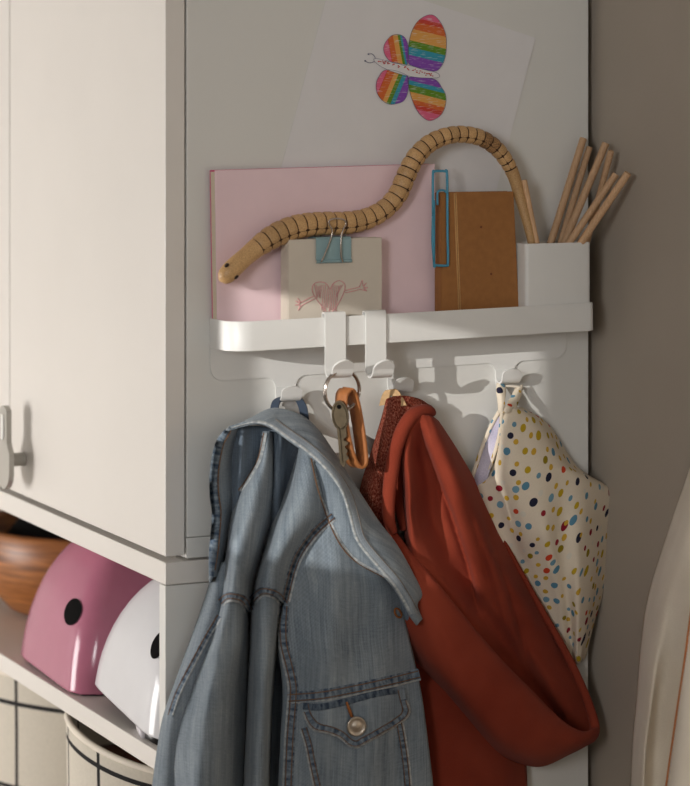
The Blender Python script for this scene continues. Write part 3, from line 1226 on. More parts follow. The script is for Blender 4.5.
link('heart_drawing', bm, pinkpen, pad)

# binder clip on the pad
bx0, bx1 = P(316.5, 250, .036).x, P(351.5, 250, .036).x
bz1 = nz + .0012
bz0 = P(333, 262, .036).z
t = thing('binder_clip', 'teal binder clip with silver wire arms on the cream note pad', 'binder clip', ((bx0 + bx1) / 2, -.027, bz1))
bm = bmesh.new()
prof = [(-.0356, bz0 - .0006), (-.0372, bz0 + .0004), (-.0372, bz0 + .0012), (-.0352, bz0 + .0022), (-.0352, bz1 - .002), (-.034, bz1), (-.021, bz1), (-.0188, bz1 - .001), (-.0188, bz0 + .004)]
a = [Vector(((bx0 + bx1) / 2, y, z)) for y, z in prof]
bar(bm, a, Vector((1, 0, 0)), bx1 - bx0, .0007)
link('clip_body', bm, M['teal'], t, smooth=False)
for nm, d, path in (('wire_arm', .0385, [(321, 262), (324, 256), (331, 238), (332, 230), (329, 224), (330, 220), (337, 218.5), (344, 220), (346, 224), (343, 230), (341, 240), (341, 256), (343, 262)]),):
    bm = bmesh.new()
    tube(bm, [P(*q, d) for q in spline(path, 5)], .00075, 8)
    link(nm, bm, M['steel'], t, label='silver wire arm')
bm = bmesh.new()
tube(bm, [P(*q, .0175) for q in spline([(321, 243), (321, 232), (326, 226), (342, 226), (346, 232), (346, 243)], 5)], .0007, 8)
link('wire_arm', bm, M['steel'], t, label='silver wire arm')

# kraft notebook
kx0, kx1 = P(440.5, 260, .03).x, P(520, 306, .03).x
kz = P(475, 192, .03).z
ktop = P(513.5, 192, .03).x
t = thing('kraft_notebook', 'brown kraft notebook with a creased spine beside the white pencil box', 'notebook', ((kx0 + kx1) / 2, -.024, ZF))


def skew_box(x0, x1t, x1b, d0, d1, z0, z1, bev=.0006):
    bm = bmesh.new()
    r = bmesh.ops.create_cube(bm, size=1)
    for v in r['verts']:
        top = v.co.z > 0
        v.co = Vector(((x1t if top else x1b) if v.co.x > 0 else x0, -d1 if v.co.y < 0 else -d0, z1 if top else z0))
    if bev:
        bmesh.ops.bevel(bm, geom=list(bm.edges), offset=bev, segments=2, affect='EDGES')
    return bm


fc = link('front_cover', skew_box(kx0, ktop, kx1, .0285, .0305, ZF, kz), M['kraft'], t, smooth=False)
link('pages', skew_box(kx0 + .001, ktop - .002, kx1 - .002, .0205, .0285, ZF + .001, kz - .002, 0), M['pages'], t, smooth=False)
link('back_cover', skew_box(kx0, ktop, kx1, .0188, .0205, ZF, kz), M['kraft'], t, smooth=False)
link('spine', boxb((kx0, -.0287, ZF), (kx0 + .0012, -.0203, kz), .0004), M['kraft'], t, smooth=False)
bm = bmesh.new()
for da in (-.0007, .0009):
    tube(bm, [P(455, 193, .0306) + Vector((da, 0, 0)), P(459.5, 310, .0306) + Vector((da, 0, 0))], .0006, 6)
link('spine_crease', bm, M['kraftlight'], fc)
for x, y in ((481, 227), (491, 274)):
    q = P(x, y, .0305)
    bm = bmesh.new()
    bmesh.ops.create_circle(bm, cap_ends=True, radius=.0011, segments=12, matrix=Matrix.Translation(q + Vector((0, -.0003, 0))) @ Matrix.Rotation(PI / 2, 4, 'X'))
    link('stain', bm, M['leatherdark'], fc)

# blue paper clip
t = thing('paper_clip', 'big blue paper clip over the corner of the kraft notebook', 'paper clip', P(440, 192, .031))
bm = bmesh.new()
path = [(434, 200, .0325), (434, 262, .0325), (435.5, 265, .0325), (440, 265.5, .0325), (446, 265.5, .0325), (448, 262, .0325), (447.5, 230, .0325), (447, 175, .0322), (445, 171.5, .032), (440, 171, .032), (434.5, 171.5, .031), (433, 175, .0318), (433, 215, .0328)]
path2 = [(436.5, 262, .018), (436.5, 195, .0182), (437.5, 191, .0300), (442, 190, .0324), (447, 191.5, .0324)]
pp = []
for i, q in enumerate(path):
    pp.append(q)
tube(bm, [P(*q) for q in spline(pp, 4)], .00115, 10)
tube(bm, [P(*q) for q in spline([(433, 215, .0328), (432.5, 240, .0328), (434, 262, .0326)], 3)], .0011, 10)
tube(bm, [P(*q) for q in spline([(437.5, 205, .0325), (437.5, 193, .0327), (440, 190.5, .0328), (444, 190.5, .0327), (447, 193, .0325)], 4)], .0010, 10)
link('wire', bm, M['blueclip'], t)

# white pencil box with dowels
qx0, qx1 = P(525, 275, .042).x, P(590.5, 275, .042).x
qz = (P(522, 244.5, .042).z + P(589, 241.5, .042).z) / 2
cup = thing('pencil_box', 'white square pencil box at the right end of the tray', 'box', ((qx0 + qx1) / 2, -.024, ZF))
bm = bmesh.new()


def rrect(x0, x1, y0, y1, r, k=5):
    o = []
    for cx, cy, a0 in ((x1 - r, y1 - r, 0), (x0 + r, y1 - r, PI / 2), (x0 + r, y0 + r, PI), (x1 - r, y0 + r, 1.5 * PI)):
        for i in range(k + 1):
            a = a0 + PI / 2 * i / k
            o.append((cx + r * math.cos(a), cy + r * math.sin(a)))
    return o


lv = []
for ins, z, r in ((0, ZF, .004), (0, qz - .0005, .004), (.0004, qz, .0038), (.0014, qz, .003), (.0018, qz - .0005, .003), (.0018, ZF + .002, .003)):
    lv.append([bm.verts.new((x, y, z)) for x, y in rrect(qx0 + ins, qx1 - ins, -.0435 + ins, -.0045 - ins, r)])
for a, b in zip(lv, lv[1:]):
    for k in range(len(a)):
        bm.faces.new([a[k], a[(k + 1) % len(a)], b[(k + 1) % len(a)], b[k]])
bm.faces.new(list(reversed(lv[0])))
bm.faces.new(lv[-1])
bmesh.ops.recalc_face_normals(bm, faces=bm.faces)
auto(link('body', bm, M['rail'], cup), 40)

STICKS = [((583.5, 138, .018), (550, 245, .014), 3.8, 'beech stick leaning at the left of the bundle in the pencil box'),
          ((589.5, 147, .012), (560, 245, .012), 3.4, 'beech stick second from the left in the pencil box bundle'),
          ((606, 143, .044), (563, 246, .023), 3.9, 'beech stick with the tallest tip in the middle of the bundle'),
          ((611, 151, .052), (586, 246, .016), 3.3, 'beech stick tucked behind the middle of the bundle in the pencil box'),
          ((616, 174, .058), (567, 246, .036), 3.6, 'short beech stick just left of the one tilted furthest to the right'),
          ((628, 173, .078), (578, 247, .038), 3.9, 'beech stick tilted furthest to the right over the box edge'),
          ((524, 180, .030), (537.5, 247, .034), 2.9, 'thin beech stick beside the snake tail in the pencil box')]
for a, b, r, lab in STICKS:
    A, B = P(*a), P(*b)
    dirn = (B - A).normalized()
    # continue down to the bottom of the box
    Bb = B + dirn * min(.03, max(0, (B.z - ZF - .006) / -dirn.z))
    Bb.x = min(max(Bb.x, qx0 + .007), qx1 - .007)
    Bb.y = min(max(Bb.y, -.0385), -.0095)
    t = thing('wooden_stick', lab, 'stick', Bb, 'beech sticks in the pencil box')
    bm = bmesh.new()
    rad = r * .00086
    pts = [A + dirn * .0004, A + dirn * .001, A + dirn * .02, B, Bb]
    tube(bm, [A] + pts, [rad * .86, rad * .95, rad, rad, rad, rad], 14)
    auto(link('rod', bm, M['dowel'], t), 50)

# ------------------------------------------------------------------ wooden snake
SN = [(219.5, 280, .031, 2), (221.5, 278.8, .031, 6), (227, 274.5, .0315, 8.8), (235, 266.5, .032, 9.2), (245, 257.5, .0315, 8.8), (255, 249, .0305, 9.4), (266, 241, .0295, 11), (281, 232.5, .028, 11.8), (300, 226, .027, 11.6),
      (322, 223.5, .026, 11.4), (345, 223, .026, 11.2), (366, 219, .026, 10.6), (385, 209, .026, 10), (398, 194, .026, 10), (406, 176, .026, 10), (416, 157, .026, 9.6), (432, 142, .026, 9),
      (455, 134.5, .026, 8.6), (478, 137, .026, 8.4), (495, 147, .026, 8.0), (507, 162, .026, 7.4), (514.5, 178, .026, 6.4), (519, 194, .027, 5.8), (524, 211, .029, 5.2), (529, 230, .031, 4.6), (533, 250, .033, 3.6)]
sp = spline(SN, 24)
pts = [P(*q[:3]) for q in sp]
rad = [max(.0006, q[3] * .00087) for q in sp]
cum = [0]
for a, b in zip(pts, pts[1:]):
    cum.append(cum[-1] + (b - a).length)


def at_len(s):
    for i in range(len(cum) - 1):
        if cum[i + 1] >= s:
            k = (s - cum[i]) / max(1e-9, cum[i + 1] - cum[i])
            return pts[i].lerp(pts[i + 1], k), rad[i] * (1 - k) + rad[i + 1] * k
    return pts[-1], rad[-1]


def len_at_ctrl(i):
    return cum[min(i * 24, len(cum) - 1)]


snake = thing('toy_snake', 'jointed wooden toy snake arching over the notebooks into the pencil box', 'toy snake', P(345, 235, .026))


def snake_piece(s0, s1, k, nm, mat, ease=True, groove=True):
    bm = bmesh.new()
    seg = 28
    n = k
    cs = [s0 + (s1 - s0) * i / n for i in range(n + 1)]
    cen = [at_len(s) for s in cs]
    rings = []
    for i, (p, r) in enumerate(cen):
        a = at_len(max(0, cs[i] - .002))[0]
        b = at_len(min(cum[-1], cs[i] + .002))[0]
        T = (b - a).normalized()
        Y = Vector((0, -1, 0))
        Y = (Y - T * Y.dot(T)).normalized()
        W = T.cross(Y)
        f = 1
        if ease and (i == 0 or i == n):
            f = .93
        ring = []
        for q in range(seg):
            th = 2 * PI * q / seg
            g = 1
            if groove and q == 2:
                g = .9
            ring.append(bm.verts.new(p + (Y * math.cos(th) * .96 + W * math.sin(th)) * r * f * g))
        rings.append(ring)
    for a, b in zip(rings, rings[1:]):
        for q in range(seg):
            bm.faces.new([a[q], a[(q + 1) % seg], b[(q + 1) % seg], b[q]])
    bm.faces.new(list(reversed(rings[0])))
    bm.faces.new(rings[-1])
    bmesh.ops.recalc_face_normals(bm, faces=bm.faces)
    return auto(link(nm, bm, mat, snake), 40)


hend = len_at_ctrl(6) - .010
tend = len_at_ctrl(20) + .006
head = snake_piece(0, hend, 16, 'head', M['snake'], False, False)
s = hend
core = bmesh.new()
L0 = hend - .002
kk = 120
tube(core, [at_len(L0 + (tend + .004 - L0) * i / kk)[0] for i in range(kk + 1)], [at_len(L0 + (tend + .004 - L0) * i / kk)[1] * .88 for i in range(kk + 1)], 16)
link('joint_core', core, M['snakecore'], snake)
while s < tend - .003:
    L = .0093 if s < .20 else (.0082 if s < .32 else .0078)
    gap = .0011
    scorched = len_at_ctrl(18) < s < len_at_ctrl(19) - .004
    snake_piece(s + gap, min(s + L, tend), 5, 'body_segment', M['snakeburn' if scorched else 'snake'])
    s += L
snake_piece(tend + .0012, cum[-1], 10, 'tail', M['snake'], False, False)
# eyes and mark on the head
htree = BVHTree.FromObject(head, bpy.context.evaluated_depsgraph_get()) if False else None
for (x, y) in ((226.7, 265.2), (236.2, 277)):
    bm = bmesh.new()
    bmesh.ops.create_uvsphere(bm, u_segments=12, v_segments=8, radius=1)
    c = P(x, y, .0372)
    axd = (P(245, 257.5, .032) - P(227, 274.5, .031)).normalized()
    ay = Vector((0, -1, 0))
    az = axd.cross(ay).normalized()
    for v in bm.verts:
        v.co = c + axd * v.co.x * .0022 + az * v.co.y * .0014 + ay * v.co.z * .0024
    link('eye', bm, M['burn'], head, label='small dark eye')

# ------------------------------------------------------------------ garments
def trees(objs):
    V, F = [], []
    for o in objs:
        off = origin(o)
        b = len(V)
        V += [v.co + off for v in o.data.vertices]
        F += [[b + i for i in p.vertices] for p in o.data.polygons]
    return BVHTree.FromPolygons(V, F)


def on(tree, px, py, lift=.0005, fall=.05):
    v = ray(px, py).normalized()
    h = tree.ray_cast(CAM, v)
    p = h[0] if h[0] is not None else P(px, py, fall)
    return p - v * lift


def seam_band(tree, path, w, name, parent, n=8, lift=.0004, thick=.0014, mat=None, fall=.05):
    """raised strip sewn on the cloth, following a path in the photo; profile is a low mound"""
    c = spline(path, n)
    bm = bmesh.new()
    uvl = bm.loops.layers.uv.verify()
    prof = [(-.5, 0), (-.46, .7), (-.25, 1), (0, .75), (.25, 1), (.46, .7), (.5, 0)]
    rows = []
    run = [0]
    for i in range(len(c)):
        a = c[max(0, i - 1)]
        b = c[min(len(c) - 1, i + 1)]
        tx, ty = b[0] - a[0], b[1] - a[1]
        l = math.hypot(tx, ty) or 1
        nx, ny = -ty / l, tx / l
        ww = c[i][2] if len(c[i]) > 2 else w
        vd = ray(c[i][0], c[i][1]).normalized()
        pk = .75 + .5 * noise.noise(Vector((i * .9, path[0][0], path[0][1])))
        rows.append([bm.verts.new(on(tree, c[i][0] + nx * ww * q, c[i][1] + ny * ww * q, lift, fall) - vd * thick * h * pk) for q, h in prof])
        if i:
            run.append(run[-1] + l * .5 * .00086)
    for i in range(len(rows) - 1):
        for k in range(len(prof) - 1):
            f = bm.faces.new([rows[i][k], rows[i + 1][k], rows[i + 1][k + 1], rows[i][k + 1]])
            for lp, (a, b) in zip(f.loops, ((i, k), (i + 1, k), (i + 1, k + 1), (i, k + 1))):
                lp[uvl].uv = (prof[b][0] * w * .00086, run[a])
    bmesh.ops.recalc_face_normals(bm, faces=bm.faces)
    return link(name, bm, mat or M['seam'], parent)


def stitches(tree, paths, parent, mat, r=.00042, dash=3.2, gap=1.1, lift=.0012, name='stitching', fall=.05):
    bm = bmesh.new()
    for path in paths:
        c = spline(path, 10)
        # walk the path in pixels
        seg = [math.hypot(b[0] - a[0], b[1] - a[1]) for a, b in zip(c, c[1:])]
        tot = sum(seg)

        def at(s):
            for i, l in enumerate(seg):
                if s <= l or i == len(seg) - 1:
                    k = s / l if l else 0
                    return tuple(a + (b - a) * k for a, b in zip(c[i][:2], c[i + 1][:2]))
                s -= l
        k, run = 0, []
        while k * dash / 4 < tot:
            run.append(on(tree, *at(k * dash / 4), lift * (1, .85, .35, .85)[k % 4], fall))
            k += 1
        cut = [run[0]]
        for p in run[1:]:
            if (p - cut[-1]).length < .0075:
                cut.append(p)
        if len(cut) > 2:
            tube(bm, cut, r, 5)
    return link(name, bm, mat, parent)


def offset(path, d):
    out = []
    for i, p in enumerate(path):
        a = path[max(0, i - 1)]
        b = path[min(len(path) - 1, i + 1)]
        tx, ty = b[0] - a[0], b[1] - a[1]
        l = math.hypot(tx, ty) or 1
        out.append((p[0] - ty / l * d, p[1] + tx / l * d))
    return out


# ---- denim jacket
jk = thing('denim_jacket', 'faded blue denim jacket hanging by its loop from the first rail hook', 'jacket', P(290, 400, .02))
J = {}
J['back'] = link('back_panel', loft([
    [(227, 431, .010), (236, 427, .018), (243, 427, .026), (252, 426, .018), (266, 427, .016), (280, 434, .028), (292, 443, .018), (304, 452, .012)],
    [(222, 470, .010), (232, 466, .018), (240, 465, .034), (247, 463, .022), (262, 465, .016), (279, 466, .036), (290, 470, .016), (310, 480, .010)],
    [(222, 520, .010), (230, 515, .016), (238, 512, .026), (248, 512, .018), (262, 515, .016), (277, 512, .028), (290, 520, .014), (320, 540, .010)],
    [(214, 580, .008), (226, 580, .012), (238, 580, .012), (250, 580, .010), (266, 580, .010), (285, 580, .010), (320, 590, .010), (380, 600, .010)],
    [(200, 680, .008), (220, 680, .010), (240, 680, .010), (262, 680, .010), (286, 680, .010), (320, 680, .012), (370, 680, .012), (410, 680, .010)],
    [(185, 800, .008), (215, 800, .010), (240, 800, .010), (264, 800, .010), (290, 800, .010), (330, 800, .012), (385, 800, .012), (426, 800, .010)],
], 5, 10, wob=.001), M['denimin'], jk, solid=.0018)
J['side'] = link('side_panel', loft([
    [(214, 560, .014), (219, 561, .024), (226, 563, .028), (232, 566, .024)],
    [(207, 590, .010), (213, 592, .028), (220, 596, .034), (230, 600, .030)],
    [(190, 640, .008), (197, 640, .030), (205, 641, .038), (216, 642, .036)],
    [(170, 695, .008), (176, 695, .028), (185, 696, .036), (200, 697, .036)],
    [(160, 730, .008), (166, 730, .026), (174, 730, .034), (190, 730, .034)],
    [(150, 800, .008), (160, 800, .024), (170, 800, .030), (186, 800, .030)],
], 6, 10, wob=.0008, seed=2), M['denim'], jk, solid=.0018)
bm = loft([
    [(262, 432, .016), (265, 431, .030), (268, 431, .033), (271, 431, .030), (274, 432, .014)],
    [(256, 462, .018), (260, 461, .040), (265, 460, .047), (271, 460, .040), (275, 462, .014)],
    [(239, 492, .018), (246, 490, .045), (257, 488, .055), (268, 488, .046), (275, 490, .014)],
    [(229, 522, .016), (238, 519, .050), (250, 517, .061), (263, 518, .050), (272, 522, .014)],
    [(225, 553, .016), (232, 550, .054), (242, 548, .065), (255, 549, .052), (263, 553, .014)],
    [(221, 582, .016), (229, 580, .056), (237, 578, .067), (247, 579, .053), (255, 584, .014)],
    [(218, 608, .016), (226, 603, .059), (235, 602, .069), (245, 605, .056), (251, 613, .016)],
], 9, 12, wob=.0012, seed=3)
J['A1'] = link('sleeve', bm, M['denim'], jk, solid=.0018)
bm = loft([
    [(221, 600, .022), (226, 598, .052), (235, 597, .060), (243, 599, .048), (249, 606, .014)],
    [(207, 640, .020), (216.5, 641, .055), (228, 640, .060), (240, 640, .052), (249.5, 641, .012)],
    [(177, 690, .018), (199, 690, .048), (212.5, 689, .067), (231, 689, .055), (248, 690, .012)],
    [(165, 738, .014), (185, 740, .047), (206, 740, .071), (228, 740, .056), (246, 740, .012)],
    [(164, 800, .012), (182, 800, .046), (198, 800, .071), (224, 800, .056), (243, 800, .012)],
], 10, 14, wob=.0015, seed=4)
J['A2'] = link('sleeve', bm, M['denim'], jk, solid=.0018)
bm = loft([
    [(299, 447, .020), (303, 448, .038), (308, 452, .044), (313, 456, .044), (318, 460, .036)],
    [(291, 473, .014), (298, 470, .044), (307, 470, .054), (316, 473, .054), (323, 478, .044)],
    [(282, 497, .014), (292, 494, .050), (305, 493, .062), (319, 496, .058), (328, 500, .044)],
    [(271, 522, .014), (282, 518, .055), (297, 516, .067), (315, 516, .062), (331, 518, .043)],
    [(263, 550, .014), (272, 547, .058), (284, 545, .068), (296, 543, .060), (309, 541, .040)],
    [(255, 577, .014), (263, 574, .059), (273, 572, .068), (284, 569, .058), (295, 566, .038)],
    [(250, 604, .014), (259, 595, .061), (269, 594, .070), (278, 597, .061), (286, 605, .034)],
], 9, 12, wob=.0012, seed=5)
J['B1'] = link('sleeve', bm, M['denim'], jk, solid=.0018)
bm = loft([
    [(250, 598, .012), (259, 591, .052), (268, 590, .060), (276, 592, .052), (283, 600, .024)],
    [(248.5, 640, .012), (256, 640, .052), (265, 640, .063), (273, 640, .056), (279, 640, .018)],
    [(246.5, 700, .012), (253, 700, .053), (261, 700, .066), (268, 700, .058), (273, 700, .014)],
    [(242, 800, .012), (249, 800, .053), (257, 800, .065), (265, 800, .058), (269.5, 800, .012)],
], 9, 20, wob=.0012, seed=6)
J['B2'] = link('sleeve', bm, M['denim'], jk, solid=.0018)


def front_fold(px, py, a, b):
    return -.004 * math.exp(-((px - 318 + (py - 600) * .08) / 9) ** 2) * math.exp(-((py - 600) / 60) ** 2) + .002 * math.sin(px / 9 + py / 70)


bm = loft([
    [(327, 517, .024), (328, 518, .046), (333, 524, .050), (338, 532, .052), (343, 540, .053), (350, 550, .054), (357, 557, .050)],
    [(306, 543, .020), (307, 543, .044), (320, 540, .055), (334, 543, .057), (348, 552, .057), (362, 563, .056), (376, 571, .048)],
    [(294, 569, .018), (295, 569, .042), (310, 565, .056), (330, 565, .061), (350, 570, .060), (372, 578, .056), (394, 586, .048)],
    [(284, 604, .016), (285, 604, .040), (300, 600, .049), (325, 598, .065), (350, 598, .064), (378, 598, .056), (401, 601, .050)],
    [(278, 640, .014), (279, 640, .040), (295, 640, .049), (322, 640, .067), (352, 640, .066), (384, 640, .056), (410, 640, .048)],
    [(283, 690, .014), (284, 690, .044), (300, 690, .053), (330, 690, .067), (362, 690, .066), (395, 690, .056), (421, 690, .046)],
    [(281, 740, .014), (282, 740, .044), (302, 740, .053), (332, 740, .065), (366, 740, .065), (402, 740, .056), (428, 740, .046)],
    [(278, 800, .014), (279, 800, .044), (302, 800, .053), (334, 800, .063), (370, 800, .063), (406, 800, .055), (435, 800, .046)],
], 9, 12, wob=.0015, seed=7, fn=front_fold)
J['front'] = link('front_panel', bm, M['denim'], jk, solid=.0018)
J['stand'] = link('collar_stand', loft([
    [(309, 452, .044), (313, 454, .050), (318, 458, .054), (324, 466, .056)],
    [(318, 490, .048), (325, 488, .054), (333, 484, .058), (342, 486, .060)],
    [(330, 525, .052), (337, 520, .058), (345, 516, .062), (354, 514, .062)],
    [(342, 547, .056), (348, 545, .061), (355, 544, .064), (364, 544, .064)],
    [(358, 563, .058), (364, 563, .063), (372, 564, .066), (384, 566, .064)],
    [(385, 578, .058), (388, 580, .062), (392, 582, .065), (398, 582, .062)],
    [(398, 592, .054), (400, 594, .058), (403, 596, .060), (407, 596, .058)],
], 6, 10, wob=.0006, seed=8), M['denim'], jk, solid=.0018)
J['end'] = link('collar_band', loft([
    [(388, 584, .040), (396, 588, .052), (406, 594, .054)],
    [(393, 604, .036), (402, 605, .052), (412, 608, .056)],
    [(399, 620, .034), (406, 618, .052), (413, 616, .056)],
    [(404, 632, .030), (409, 628, .046), (415, 622, .054)],
], 6, 8, wob=.0006, seed=9), M['denimin'], jk, solid=.0018)
bm = bmesh.new()
co = [(228.5, 426.5, .020), (239, 423.2, .018), (252, 417, .017), (269, 409, .016), (284, 409.5, .020), (304, 417, .026), (320, 432, .036), (334, 452, .043), (348, 474, .048), (362, 496, .053), (378, 521, .058), (396, 544, .062), (412, 572, .064), (422, 594, .066), (417.5, 605, .068), (422.5, 619, .068)]
ci = [(230, 429, .031), (246, 424.5, .036), (257, 423.5, .041), (270, 427, .047), (287, 439, .054), (304, 451, .060), (320, 465, .066), (333, 480, .070), (343, 497, .073), (349, 517, .075), (357, 543, .077), (377, 568, .079), (391, 584, .079), (402, 601, .079), (410, 616, .077), (417, 625, .071)]
rows = []
for a, b in zip(co, ci):
    m1 = tuple(x * .68 + y * .32 for x, y in zip(a, b))
    m2 = tuple(x * .32 + y * .68 for x, y in zip(a, b))
    rows.append([(a[0], a[1], a[2] - .008), a, (m1[0], m1[1], m1[2] + .006), (m2[0], m2[1], m2[2] + .006), b, (b[0] - .3, b[1] + .8, b[2] - .006)])
loft(rows, 6, 8, bm=bm, wob=.0010, wscale=16, seed=10)
lw = [
    [(229, 427, .014), (228.5, 427.5, .028), (233, 429.5, .031), (241, 428, .016)],
    [(218, 440, .014), (217, 440, .030), (222.5, 446, .034), (237, 445, .014)],
    [(212, 468, .014), (211, 468, .033), (218, 475, .038), (235, 470, .013)],
    [(211, 494, .014), (210, 494, .034), (218.5, 495, .040), (236, 492, .013)],
    [(213.5, 514, .014), (212.5, 514, .036), (220.5, 512, .041), (234, 512, .013)],
    [(212, 533, .014), (211, 533, .036), (219.5, 533, .041), (230, 535, .013)],
    [(210, 555, .014), (209, 555, .036), (217.5, 552, .040), (226, 555, .013)],
    [(210, 582, .012), (209, 582, .030), (214, 577, .034), (220, 578, .012)]]
loft(lw, 6, 8, bm=bm, wob=.0008, wscale=14, seed=11)
J['collar'] = link('collar', bm, M['denim'], jk, solid=.0020)
jt = trees(J.values())
ct_ = trees([J['collar']])

arm = [(333, 516), (319, 528), (307, 542), (298, 556), (292, 572), (288, 588), (285, 601)]
cufA = [(220, 602), (227, 596.5), (237, 597), (245, 601), (250, 611)]
cufB = [(252, 600), (261, 591.5), (271, 592), (279, 596), (286, 605)]
vert = [(284, 606), (283, 625), (284, 645), (289, 665), (293, 684), (293, 700), (290, 740), (288, 792)]
yoke = [(288, 698), (320, 695.5), (350, 690), (385, 682.5), (419.5, 674)]
sside = [(219.5, 616), (207, 637), (192, 665), (178, 693), (170, 716)]
SB = []
for nm, p, w in (('armhole_seam', arm, 8.5), ('sleeve_seam', cufA, 8), ('sleeve_seam', cufB, 8), ('princess_seam', vert, 10), ('yoke_seam', yoke, 11.5), ('side_seam', sside, 6.5)):
    b_ = seam_band(jt, p, w, nm, jk)
    tb = trees(list(J.values()) + [b_])
    for dd in ((w * .28, -w * .28) if nm != 'side_seam' else (2.0,)):
        stitches(tb, [offset(p, dd)], b_, M['thread'], lift=.0006, r=.0005, gap=.7)
    ed_ = {'sleeve_seam': 4.6, 'yoke_seam': 5.6, 'armhole_seam': -4.4, 'princess_seam': 5.0, 'side_seam': -2.4}[nm]
    seam_band(tb, offset(p, ed_), 1.8, 'worn_edge', b_, thick=.0007, lift=.0002, mat=M['edge'])
pk = [(304, 728), (309, 745), (313, 765), (319, 792)]
pk2 = [(399, 722), (403, 745), (406, 768), (408, 792)]
for p in (pk, pk2):
    b_ = seam_band(jt, p, 7, 'pocket_seam', jk)
    tb = trees(list(J.values()) + [b_])
    for dd in (2.3, -2.3):
        stitches(tb, [offset(p, dd)], b_, M['thread'], lift=.0006, r=.00045, gap=.8)
    seam_band(tb, offset(p, 3.8 if p is pk else -3.8), 1.6, 'worn_edge', b_, thick=.0006, lift=.0002, mat=M['edge'])
# collar hem: worn white edge and stitching, left and right wing
hem = [(x, y) for x, y, d in ci]
seam_band(jt, [(x + 1.0, y - 1.7) for x, y in hem[:-1]], 2.6, 'collar_edge', J['collar'], thick=.0012, mat=M['edge'])
seam_band(jt, offset(hem[3:-1], -6.5), 8, 'collar_hem', J['collar'], thick=.0007, lift=.0001, mat=denim_mat('collar_hem_denim', (96, 108, 122), (172, 180, 186), .5))
stitches(jt, [offset(hem[3:-1], -9.5)], J['collar'], M['threadgrey'], lift=.0014)
lst = [(231, 430.5), (222.8, 447), (218.3, 475), (218.8, 495), (221, 512), (219.8, 533), (218, 552), (215, 570)]
lband = [(227, 431, 6), (218.5, 446, 8), (213.8, 472, 8), (213.8, 495, 8.5), (216, 513, 8.5), (214.8, 533, 8.5), (212.8, 554, 8), (211.5, 576, 5)]
seam_band(jt, lband, 8, 'collar_hem', J['collar'], thick=.001)
stitches(jt, [lst], J['collar'], M['thread'], lift=.0016, r=.0006, gap=.6)
seam_band(jt, [(266, 433), (260, 459), (250, 477), (240, 491)], 3.0, 'shoulder_seam', jk, mat=M['edge'])
for p in ([(264, 433), (258, 459), (248, 477), (238, 491)], [(311, 458), (318, 489), (330, 524), (342, 547), (358, 563), (385, 578)]):
    stitches(jt, [p], jk, M['thread'], lift=.0014, r=.0006, gap=.5)
seam_band(jt, [(312.5, 460), (319.5, 490), (331.5, 524), (344, 546.5), (359, 562), (386, 577)], 2.5, 'neck_seam', jk, mat=M['edge'], thick=.0009)
# pocket flap
fl = [(301, 703), (303, 712), (307, 722), (314, 730), (327, 733), (340, 738), (348, 745), (356, 747.5), (364, 744), (382, 734), (400, 723.5), (409.5, 713), (407, 700), (404, 689)]
top = [(301, 702), (330, 701), (352, 697), (380, 691), (404, 687.5)]
bm = bmesh.new()
uvl = bm.loops.layers.uv.verify()
lowp = spline(fl, 4)
topp = spline(top, 13)
n = min(len(lowp), len(topp))
lowp = lowp[:n]
topp = topp[:n] if len(topp) == n else [topp[round(i * (len(topp) - 1) / (n - 1))] for i in range(n)]
rows = []
for k in range(7):
    s = k / 6
    row = []
    for i in range(n):
        x = topp[i][0] * (1 - s) + lowp[i][0] * s
        y = topp[i][1] * (1 - s) + lowp[i][1] * s
        row.append((x, y, .0016 + .0030 * s ** .6 + .0008 * noise.noise(Vector((x / 9, y / 9, 1)))))
    rows.append(row)
gr = [[bm.verts.new(on(jt, *q)) for q in r] for r in rows]
for i in range(6):
    for j in range(n - 1):
        f = bm.faces.new([gr[i][j], gr[i + 1][j], gr[i + 1][j + 1], gr[i][j + 1]])
        for lp, (a, b) in zip(f.loops, ((i, j), (i + 1, j), (i + 1, j + 1), (i, j + 1))):
            lp[uvl].uv = (rows[a][b][0] * .00086, -rows[a][b][1] * .00086)
J['flap'] = link('pocket_flap', bm, M['denim'], jk, solid=.0022, label='pointed denim pocket flap')
jt2 = trees(J.values())
inner = [(308, 704), (310, 712), (314, 719), (320, 724), (332, 727), (343, 732), (351, 739), (356, 741), (362, 738), (380, 728), (396, 718), (402.5, 711), (400, 699), (398, 690)]
seam_band(jt2, [tuple(a * .5 + b * .5 for a, b in zip(p, q)) for p, q in zip(fl, inner)][1:-1], 6, 'flap_hem', J['flap'], thick=.0008, lift=.0003)
seam_band(jt2, [(x, y) for x, y in fl[1:-1]], 2.0, 'flap_edge', J['flap'], thick=.0008, lift=.0006, mat=M['edge'])
for p in (inner, [tuple(a * .8 + b * .2 for a, b in zip(p, q)) for p, q in zip(fl, inner)][1:-1]):
    stitches(jt2, [p], J['flap'], M['thread'], lift=.0014)
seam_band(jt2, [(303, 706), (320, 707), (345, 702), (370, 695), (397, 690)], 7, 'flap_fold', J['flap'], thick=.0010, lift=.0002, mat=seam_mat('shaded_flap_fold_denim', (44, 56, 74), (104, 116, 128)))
bc = on(jt2, 355.5, 725.5, .0015)
bm = bmesh.new()
lathe(bm, [(1e-5, 0), (.0030, 0), (.0034, .0022), (.0078, .0024), (.0082, .0032), (.0078, .0042), (.0066, .0040), (.0058, .0034), (.0040, .0036), (.0026, .0044), (1e-5, .0046)], (0, 0, 0), 40)
bmesh.ops.transform(bm, matrix=Matrix.Translation(bc) @ Matrix.Rotation(math.radians(90), 4, 'X') @ Matrix.Rotation(math.radians(-12), 4, 'Y'), verts=bm.verts)
bmesh.ops.recalc_face_normals(bm, faces=bm.faces)
